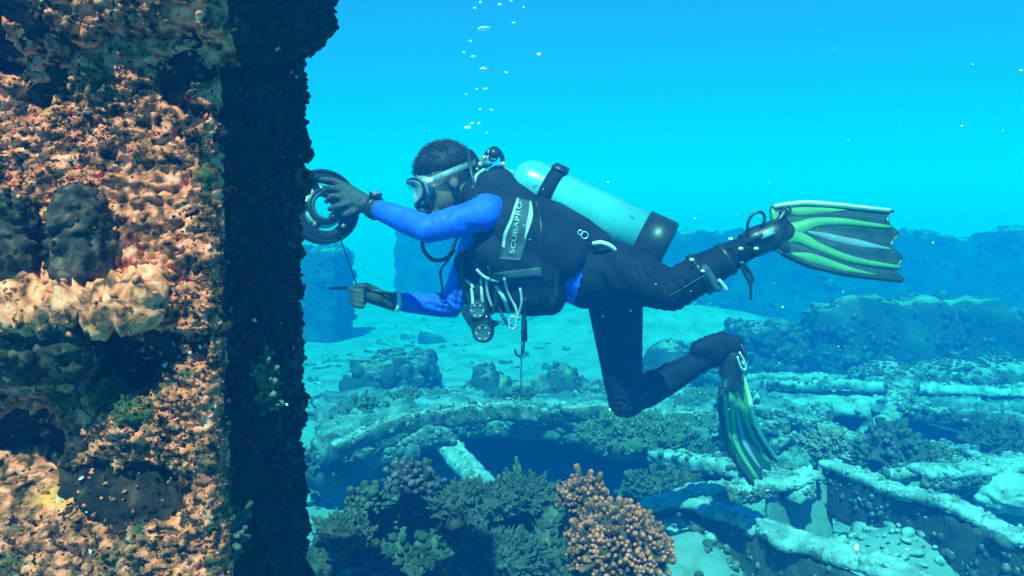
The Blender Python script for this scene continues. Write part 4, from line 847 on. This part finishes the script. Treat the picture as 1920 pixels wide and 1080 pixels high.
rootN, ptN = fin([at(1446, 428, 2.60), at(1520, 440, 2.59), at(1600, 452, 2.58), at(1690, 462, 2.58)], [wv, wv, wv, wv], 0.118, 'green and black swim fin raised level behind the diver', 1.0, 0.42)
w0, w1 = unit((0.72, 0.69, 0.06)), unit((0.68, 0.70, 0.15))
rootF, ptF = fin([at(1372, 705, 3.12), at(1378, 760, 3.13), at(1395, 825, 3.12), at(1438, 892, 3.08)], [w0, w0, w1, w1], 0.112, 'green and black swim fin hanging down from the bent leg', -1.0, 0.40)
def pocket(root, root_pt, foot, heel, r, up_):
    part('foot_pocket', blend([round_cone(foot[1], r * 0.6, root_pt(0.12, -0.72), 0.016), round_cone(foot[1], r * 0.6, root_pt(0.12, 0.72), 0.016), round_cone(foot[2], r * 0.5, root_pt(0.16, 0.0), 0.014), round_cone(foot[0], r, foot[1], r * 0.95), round_cone(foot[1], r * 0.95, foot[2], r * 0.7)], 0.006, 5), M['rubber'], root)
    d = unit(foot[1] - foot[0]); s = unit(np.cross(d, up_)); V = np.array([foot[0] + d * 0.02 + (-d * math.cos(q) * heel + s * math.sin(q) * (r + 0.012)) for q in np.linspace(-1.5, 1.5, 22)])
    st_ = part('heel_strap', tube(V, 0.007, 8), M['rubber'], root)
    for sg in (-1, 1): part('buckle', obox(foot[0] + d * 0.03 + s * sg * (r + 0.008), np.stack([d, s, np.cross(d, s)]), (0.045, 0.014, 0.022)), M['chrome' if sg < 0 else 'greystrap'], st_, False)
pocket(rootN, ptN, [at(1415, 454, 2.60), at(1450, 440, 2.60), at(1470, 436, 2.60)], 0.075, 0.050, wv)
pocket(rootF, ptF, [at(1372, 668, 3.12), at(1370, 695, 3.12), at(1372, 722, 3.12)], 0.085, 0.050, w0)
part('pull_loop', tube(spline([at(1403, 448, 2.57), at(1402, 420, 2.56), at(1412, 402, 2.56), at(1428, 398, 2.56), at(1434, 410, 2.57), at(1428, 425, 2.57)], 24), 0.0048, 8), M['rubber'], rootN)
part('pull_loop', tube(spline([at(1462, 402, 2.57), at(1474, 388, 2.57), at(1482, 392, 2.57), at(1480, 402, 2.57)], 14), 0.004, 8), M['rubber'], rootN)
for pts in ([(1388, 490), (1398, 515), (1407, 535), (1408, 562)], [(1391, 492), (1402, 505), (1411, 522), (1409, 532)]):
    part('strap_end', tube(spline([at(a, b, 2.56) for a, b in pts], 16), np.linspace(0.008, 0.004, 16), 6), M['rubber'], rootN)
part('clip', tube(spline([at(1382, 668, 3.05), at(1390, 690, 3.05), at(1398, 692, 3.05), at(1396, 678, 3.05), at(1386, 660, 3.05)], 18), 0.0045, 7), M['chrome'], rootF)
# knife strapped to the calf of the raised leg
kn = thing('dive_knife', at(1345, 525, 2.55), 'small dive knife strapped to the calf of the raised leg', 'knife')
part('sheath', blend([round_cone(at(1322, 505, 2.545), 0.016, at(1345, 540, 2.545), 0.014)], 0.004, 3), M['patch'], kn)
part('handle', tube(spline([at(1347, 524, 2.53), at(1356, 534, 2.53), at(1363, 544, 2.53)], 10), 0.006, 8), M['greystrap'], kn)
cd = unit(ankN - kneN)
for f_ in (0.38, 0.72):
    pc = kneN + (ankN - kneN) * f_; part('strap', lathe([(-0.009, 0.050), (-0.009, 0.074 - 0.016 * (f_ > 0.5)), (0.009, 0.073 - 0.016 * (f_ > 0.5)), (0.009, 0.050)], pc, cd, 28), M['rubber'], kn)
for px, py in ((1297, 487), (1318, 508), (1370, 448), (1389, 466), (1418, 466)):
    part('buckle', ellipsoid(at(px, py, 2.535), np.eye(3), (0.008, 0.005, 0.005)), M['white'], kn)

# ------------------------------------------------------------------ corals
def branch_tmpl(sides=5):
    prof = [(0.0, 0.30), (0.5, 0.36), (0.85, 0.42), (1.0, 0.30), (1.05, 0.02)]
    V, F = lathe(prof, (0, 0, 0), (0, 0, 1), sides); tip = np.clip((V[:, 2] - 0.80) / 0.2, 0, 1); return V, F, tip
BT = branch_tmpl()
def fork_tmpl():
    Vs, Fs, ts, n = [], [], [], 0
    for (tilt, az, sc) in ((0.0, 0, 1.0), (0.65, 0.3, 0.8), (0.7, 2.4, 0.75), (0.6, 4.4, 0.85)):
        R_ = np.array((Matrix.Rotation(az, 3, 'Z') @ Matrix.Rotation(tilt, 3, 'Y'))); v = (BT[0] * np.array([0.7, 0.7, 1.0]) * sc) @ R_.T; Vs.append(v); Fs.append(BT[1] + n); ts.append(BT[2]); n += len(v)
    return np.concatenate(Vs), np.concatenate(Fs), np.concatenate(ts)
FT = fork_tmpl()
def colony(name, c, rx, rz, n, blen, bw, mt, label, seed, group=None, fork=False, full=0.25, squash=1.0, cat='coral', wild=0.45, var=0.32):
    """rounded coral head: a hidden core and stubby branches standing all over it"""
    rng = np.random.default_rng(seed); d = rng.normal(size=(n * 3, 3)); d /= np.linalg.norm(d, axis=1)[:, None]; d = d[d[:, 2] > -full][:n]
    out = 1 + wild * fbm(d, 1.7, 3, seed)
    P = d * np.array([rx, rx * squash, rz]) * out[:, None]; N = d / np.array([rx, rx * squash, rz]) ; N /= np.linalg.norm(N, axis=1)[:, None]; N = N + rng.normal(0, 0.28, N.shape) + [0, 0, 0.25]
    T = FT if fork else BT; bw = bw * (0.72 if fork else 1.0); k = np.exp(rng.normal(0, var, len(P))); sc = np.stack([bw * k * rng.uniform(0.8, 1.3, len(P)), bw * k, blen * k * rng.uniform(0.7, 1.2, len(P))], 1)
    V, F = scatter((T[0], T[1]), P - N / np.linalg.norm(N, axis=1)[:, None] * blen * 0.35, N, sc, rng); V = V + 0.12 * bw * np.stack([fbm(V, 0.9 / bw, 2, seed + q) for q in (1, 2, 3)], 1)
    core = ICO3[0] * (1 + wild * fbm(ICO3[0], 1.7, 3, seed))[:, None] * np.array([rx, rx * squash, rz]) * 0.96; m = len(V); Fq = q2t(F)
    V = np.concatenate([V, core]); F = np.concatenate([Fq, ICO3[1] + m]); tip = np.concatenate([np.tile(T[2], len(P)), np.zeros(len(core))])
    me = mesh_np(name, V, F); at_ = me.attributes.new('tip', 'FLOAT', 'POINT'); at_.data.foreach_set('value', tip.astype(np.float32))
    o = link(name, me, M[mt], None, c); return tag(o, label, cat, group)
M['coral_pink'] = noise_mat('pink_coral', [(0.3, (0.05, 0.03, 0.015)), (0.6, (0.12, 0.055, 0.03))], 30, 4, 0.8, 0.2, 0.5, 220, attr=('tip', (1.0, 0.19, 0.10)))
M['coral_purple'] = noise_mat('purple_coral', [(0.3, (0.025, 0.02, 0.025)), (0.6, (0.06, 0.045, 0.05))], 30, 4, 0.8, 0.2, 0.5, 220, attr=('tip', (0.16, 0.12, 0.14)))
M['coral_teal'] = noise_mat('green_coral', [(0.3, (0.035, 0.045, 0.025)), (0.6, (0.10, 0.11, 0.055))], 20, 4, 0.85, 0.2, 0.5, 180, attr=('tip', (0.20, 0.21, 0.13)))
M['coral_dark'] = noise_mat('dark_coral', [(0.3, (0.03, 0.035, 0.025)), (0.6, (0.07, 0.07, 0.05))], 20, 4, 0.85, 0.2, 0.5, 180, attr=('tip', (0.11, 0.11, 0.08)))
M['coral_pale'] = noise_mat('pale_coral', [(0.3, (0.10, 0.09, 0.07)), (0.6, (0.22, 0.19, 0.15))], 20, 4, 0.85, 0.2, 0.5, 180, attr=('tip', (0.40, 0.33, 0.26)))
M['reef'] = noise_mat('reef_rock', [(0.3, (0.025, 0.03, 0.022)), (0.5, (0.07, 0.075, 0.05)), (0.72, (0.19, 0.18, 0.12))], 16, 9, 0.9, 0.15, 0.9, 80, 0.5, second=[((0.30, 0.18, 0.14), 22, 0.60, 0.70), ((0.07, 0.12, 0.06), 7, 0.52, 0.68)])

# reef mound in the foreground
mound = thing('reef_mound', (-0.15, 2.8, 0.0), 'dark mound of reef rock overgrown with small corals below the diver', 'reef rock')
L = []
for px, py, Y0, r in ((655, 985, 2.75, .16), (700, 960, 2.85, .15), (770, 925, 2.85, .12), (830, 955, 3.0, .14), (890, 965, 2.75, .20), (965, 950, 2.95, .18), (1010, 915, 3.1, .15), (1060, 945, 2.7, .14), (690, 1060, 2.45, .17), (860, 1050, 2.5, .17), (960, 1060, 2.5, .16), (1120, 930, 2.9, .15), (1165, 1020, 2.05, .11), (1095, 955, 2.15, .08)):
    t = at(px, py, Y0); rz = t[2] * 0.62; L.append(ellipsoid((t[0], t[1], t[2] - rz), np.eye(3), (r, r, rz)))
V, F = blend(L, 0.017, 3); V, F = crust(V, F, 0.05, 5, 301, 0.035, 15)
Vw = V + 0.02 * np.stack([fbm(V, 14, 2, k) for k in (31, 32, 33)], 1); V = V + vnormals(V, F) * (0.016 * knob(Vw, 34, 5))[:, None]
part('rock', (V, F), M['reef'], mound); rng = np.random.default_rng(21)
P, N = sample_surface(V, F, 5200, rng, lambda C, n: (C[:, 2] > 0.15) * np.clip(n[:, 2] + 0.5, 0.05, 1) * np.clip(fbm(C, 5, 2, 9) + 0.45, 0.03, 1)); N = N + rng.normal(0, 0.3, N.shape) + [0, 0, 0.3]
s = np.exp(rng.normal(math.log(0.011), 0.4, len(P)))[:, None] * rng.uniform(0.6, 1.4, (len(P), 3))
part('turf_growth', scatter(flat, P, N, s, rng), M['coral_dark'], mound, kind='stuff')
j = rng.choice(len(P), 900, replace=False)
part('coral_sprigs', (lambda q: (q[0], q2t(q[1])))(scatter((FT[0], FT[1]), P[j], N[j], rng.uniform(0.012, 0.028, (900, 1)) * np.ones(3), rng)), M['coral_dark'], mound, kind='stuff')
MND = (V, F)

colony('coral_colony', at(1158, 1025, 1.95) - np.array([0, 0, 0.01]), 0.108, 0.098, 900, 0.024, 0.0120, 'coral_pink', 'large round coral head with pink finger tips on the reef mound', 401, wild=0.32, var=0.22)
colony('coral_colony', at(1092, 935, 2.08), 0.056, 0.045, 260, 0.022, 0.012, 'coral_pink', 'small pink tipped coral above the large round coral head', 402, wild=0.32, var=0.22)
colony('coral_colony', at(770, 903, 2.72), 0.078, 0.044, 150, 0.030, 0.022, 'coral_purple', 'dark purple knobby coral topping the reef mound', 403)
colony('coral_colony', at(690, 945, 2.72), 0.060, 0.050, 130, 0.028, 0.018, 'coral_dark', 'blue grey coral tuft beside the dark purple coral', 404)
colony('coral_colony', at(885, 950, 2.65), 0.115, 0.075, 300, 0.030, 0.017, 'coral_dark', 'dark green coral dome in the middle of the reef mound', 405, fork=True)
colony('coral_colony', at(985, 935, 2.80), 0.095, 0.060, 260, 0.028, 0.017, 'coral_dark', 'green coral cushion left of the small pink tipped coral'.replace('left of', 'next to'), 406, fork=True)
colony('coral_colony', at(940, 1050, 2.40), 0.12, 0.07, 280, 0.028, 0.018, 'coral_dark', 'low dark coral crust at the front of the reef mound', 408, fork=True)
colony('coral_colony', at(650, 1010, 2.55), 0.085, 0.06, 200, 0.028, 0.018, 'coral_dark', 'dark leafy coral clump on the shaded side of the mound', 409, fork=True)
# corals out on the wreck
for k, (px, py, z, rx, rz, n, bl, bw, mt, lb) in enumerate((
        (1175, 822, .42, .26, .13, 320, .050, .030, 'coral_teal', 'broad green coral bush on the curved deck end under the bent knee'),
        (1252, 832, .40, .16, .12, 240, .045, .028, 'coral_teal', 'round green coral bush beside the broad one on the deck end'),
        (1230, 925, .34, .15, .10, 260, .035, .022, 'coral_dark', 'dark bristly coral bush by the slim cross beam'),
        (1345, 895, .30, .24, .11, 330, .040, .024, 'coral_dark', 'wide dark coral thicket below the hanging fin'),
        (1548, 846, .45, .10, .10, 180, .045, .024, 'coral_pale', 'pale branching coral at the end of the long frame beam'),
        (1672, 862, .38, .22, .16, 330, .045, .026, 'coral_dark', 'big dark coral bush behind the long frame beam'),
        (1745, 872, .38, .13, .08, 220, .035, .022, 'coral_teal', 'small green coral bush beside the big dark one'),
        (1880, 838, .36, .20, .13, 280, .045, .026, 'coral_dark', 'dark coral bush past the leaning rod'),
        (612, 880, .25, .15, .14, 260, .045, .026, 'coral_dark', 'shadowy coral bush on the sand behind the encrusted column'),
        (668, 775, .42, .14, .09, 200, .04, .025, 'coral_teal', 'green coral patch in front of the dark boxy block'),
        (762, 752, .42, .12, .07, 180, .04, .025, 'coral_teal', 'green coral patch between dark boxy block and stumps'),
        (965, 752, .42, .16, .06, 220, .035, .022, 'coral_dark', 'low dark coral crust on the deck below the sagging plate'),
        (1320, 760, .40, .20, .08, 240, .04, .025, 'coral_teal', 'green coral crust on the deck behind the bent leg'),
        (1480, 905, .40, .10, .05, 160, .03, .02, 'coral_pale', 'pale coral crust on the torn sheet'))):
    colony('coral_colony', gnd(px, py, z), rx, rz, n, bl, bw, mt, lb, 420 + k, fork=(k % 3 != 2), full=0.1)
# coral tuft on the side of the column
p = at(478, 712, 1.02); p[0] = -0.328
colony('coral_colony', p, 0.022, 0.038, 170, 0.012, 0.007, 'coral_teal', 'knobby coral tuft on the shaded side of the column', 440, full=0.95)
colony('coral_colony', at(415, 1000, 0.93), 0.022, 0.032, 130, 0.012, 0.007, 'coral_dark', 'dark coral tuft low on the corner of the column', 441, full=0.95)

# ------------------------------------------------------------------ growth over the wreck pieces
def overgrow(o, n, size, mt='wreck', seed=0, up=0.35):
    """small lumps on everything o is made of"""
    rng = np.random.default_rng(seed); me = o.data; V = np.empty(len(me.vertices) * 3, np.float32); me.vertices.foreach_get('co', V)
    mw = np.array(o.matrix_world); V = V.reshape(-1, 3).astype(float); F = np.array([list(p.vertices) for p in me.polygons])
    V = V @ mw[:3, :3].T + mw[:3, 3]
    P, N = sample_surface(V, F, n, rng, lambda C, nn: np.clip(nn[:, 2] + up, 0.02, 1) * (nn[:, 1] < 0.6) * np.clip(fbm(C, 1.2 / size * 0.06, 3, seed + 3) + 0.4, 0.02, 1))
    N = N + rng.normal(0, 0.4, N.shape) + [0, 0, 0.3]; s = np.exp(rng.normal(math.log(size), 0.45, n))[:, None] * rng.uniform(0.6, 1.4, (n, 3))
    top = o.parent or o
    part('growth', scatter(lump0, P, N, s, rng), M[mt], top, kind='stuff')
lump0 = (ICO1[0] * np.array([1, 1, 0.8]), ICO1[1])
bpy.context.view_layer.update()
for o in list(COL.objects):
    if o.type != 'MESH': continue
    nm = o.name.split('.')[0]; pn = o.parent.name.split('.')[0] if o.parent else ''
    sd_ = abs(hash((round(o.location[0], 3), len(o.data.vertices)))) % 9999
    sd_ = (len(o.data.vertices) * 7) % 9973
    if pn == 'wreck_deck' and nm == 'plate': overgrow(o, 900, 0.016, 'deckplate', sd_)
    elif pn == 'wreck_deck' and nm in ('rim_beam', 'frame_rib', 'edge_beam'): overgrow(o, 220, 0.016, 'wreck', sd_)
    elif pn == 'frame_beam' and nm == 'flange': overgrow(o, 220, 0.007, 'silted', sd_)
    elif pn == 'frame_beam' and nm == 'web': overgrow(o, 320, 0.011, 'wreck', sd_, 1.2)
    elif nm in ('wreck_wall',): overgrow(o, 450, 0.035, 'wall', sd_, 0.8)
    elif nm in ('wreck_block', 'wreck_pillar'): overgrow(o, 320, 0.035, 'wall', sd_, 0.8)
    elif nm in ('wreck_coaming', 'rubble_mound'): overgrow(o, 250, 0.018, 'wall', sd_, 0.6)
    elif nm == 'wreck_girder': overgrow(o, 160, 0.012, 'wreck', sd_, 0.8)
    elif nm == 'fallen_beam': overgrow(o, 120, 0.008, 'silted', sd_)

# ------------------------------------------------------------------ rubble on the sand
rng = np.random.default_rng(33)
def pieces(n, box, size, seed, mask):
    x = rng.uniform(box[0], box[1], n * 3); y = rng.uniform(box[2], box[3], n * 3); m = rng.random(n * 3) < mask(x, y); x, y = x[m][:n], y[m][:n]
    P = np.stack([x, y, sea_h(x, y) + 0.004], 1); N = rng.normal(0, 0.35, P.shape) + [0, 0, 1]
    s = np.exp(rng.normal(math.log(size), 0.55, len(P)))[:, None] * rng.uniform(0.6, 1.5, (len(P), 3)) * [1, 1, 0.6]; return scatter(lump, P, N, s, rng)
cl = lambda f, t: (lambda x, y: np.clip((fbm(np.stack([x, y, 0 * x], 1), f, 3, 5) + t) * 2, 0, 1))
o = link('rubble', mesh_np('rubble', *pieces(2600, (-3.5, 4.5, 2.3, 7.5), 0.016, 1, cl(1.1, 0.12))), M['reef']); tag(o, 'scattered coral rubble on the sand', None, kind='stuff')
o = link('rubble', mesh_np('rubble', *pieces(1500, (0.4, 3.6, 2.7, 5.2), 0.013, 3, cl(2.0, 0.2))), M['silted']); tag(o, 'fine pale rubble on the sand between the frame beams', None, kind='stuff')
o = link('rubble', mesh_np('rubble', *pieces(900, (-8, 9, 7, 16), 0.04, 2, cl(0.6, 0.05))), M['wreck']); tag(o, 'coral rubble strewn over the far sand', None, kind='stuff')
ICO5 = ico(5)
for k, (px, py, z, r, lb) in enumerate(((1345, 1010, .25, .13, 'pale sandy boulder under the broad topped frame beam'), (1270, 1000, .28, .14, 'sandy boulder beside the pink coral head'), (1420, 1045, .22, .10, 'small pale boulder at the bottom between beam and coral'),
                                       (1820, 1035, .25, .20, 'rounded pale boulder before the long dark frame beam'), (1690, 1000, .25, .22, 'broad silted boulder leaning on the post'), (1890, 930, .38, .16, 'pale boulder under the short cross beam'))):
    p = gnd(px, py, z); V = ICO5[0] * np.array([r, r * 0.8, r * 0.5]) + p; V, F = crust(V, ICO5[1], 0.09, 5, 500 + k, 0.03, 14); V = V + vnormals(V, F) * (0.012 * fbm(V, 30, 4, k))[:, None]
    solo('boulder', (V, F), M['silted'], lb, 'rock')

# ------------------------------------------------------------------ bubbles and drifting specks
mm, nt, bs = mat('air_bubble', 0.08, 0.8); bs.inputs['Base Color'].default_value = (0.95, 0.97, 0.97, 1); bs.inputs['Alpha'].default_value = 0.7; M['bubble'] = mm
bub = [(908, 54, 13, .35), (909, 132, 11, .6), (887, 107, 5, .6), (877, 240, 7, .6), (885, 232, 4, .9), (898, 232, 3.5, .9), (900, 206, 3.5, .8), (910, 167, 5, .5), (937, 10, 4, 1), (963, 44, 4, .8), (949, 137, 4, .7), (921, 207, 4, .7), (901, 5, 3.5, .8), (890, 16, 3.5, .7), (958, 2, 3, .9), (870, 99, 3, .9), (882, 78, 3, 1), (894, 168, 3, .8), (874, 178, 2.5, .9), (982, 14, 2.5, .9), (926, 140, 2.5, .8), (913, 250, 2.5, .9)]
DISC = (ICO3[0] * np.array([1, 1, 1.0]), ICO3[1])
for k, (px, py, r, fl) in enumerate(bub):
    p = at(px, py, 2.95 + 0.12 * math.sin(k * 2.3)); rr = r / FPX * 2.95
    V = ICO3[0].copy(); V[:, 2] = np.where(V[:, 2] < 0, V[:, 2] * 0.35, V[:, 2]) * fl; V = V * rr; V += 0.12 * rr * np.stack([fbm(ICO3[0], 1.5, 2, 600 + k + q) for q in range(3)], 1)
    o = link('air_bubble', mesh_np('air_bubble', V, ICO3[1]), M['bubble'], None, p); o.rotation_euler = (0, random.uniform(-0.35, 0.35), random.uniform(0, 3))
    big = r > 10
    tag(o, ('flat crescent bubble, widest of the rising column above the diver', 'plump cap shaped bubble in the rising column above the diver')[k] if big else 'tiny silvery bubble in the thin column rising above the diver', 'bubble', None if big else 'small bubbles rising above the diver')
M['speck'] = plain('drifting_speck', (0.85, 0.66, 0.60), 0.8, 0.2, var=0.2)
rng = np.random.default_rng(55); n = 150
Yy = rng.uniform(0.6, 4.5, n) ; px = rng.uniform(-60, 1980, n); py = rng.uniform(60, 1080, n)
P = np.array([at(a, b, c) for a, b, c in zip(px, py, Yy)]); P = P[P[:, 2] < WATER_TOP - 0.3]
P = P[(P[:, 0] > -0.26) | (P[:, 1] < 0.8)]; s = np.exp(rng.normal(math.log(0.0013), 0.4, len(P)))[:, None] * rng.uniform(0.6, 1.4, (len(P), 3))
o = link('marine_snow', mesh_np('marine_snow', *scatter(lump0, P, rng.normal(size=P.shape), s, rng)), M['speck']); tag(o, 'pale specks drifting in the water', None, kind='stuff')
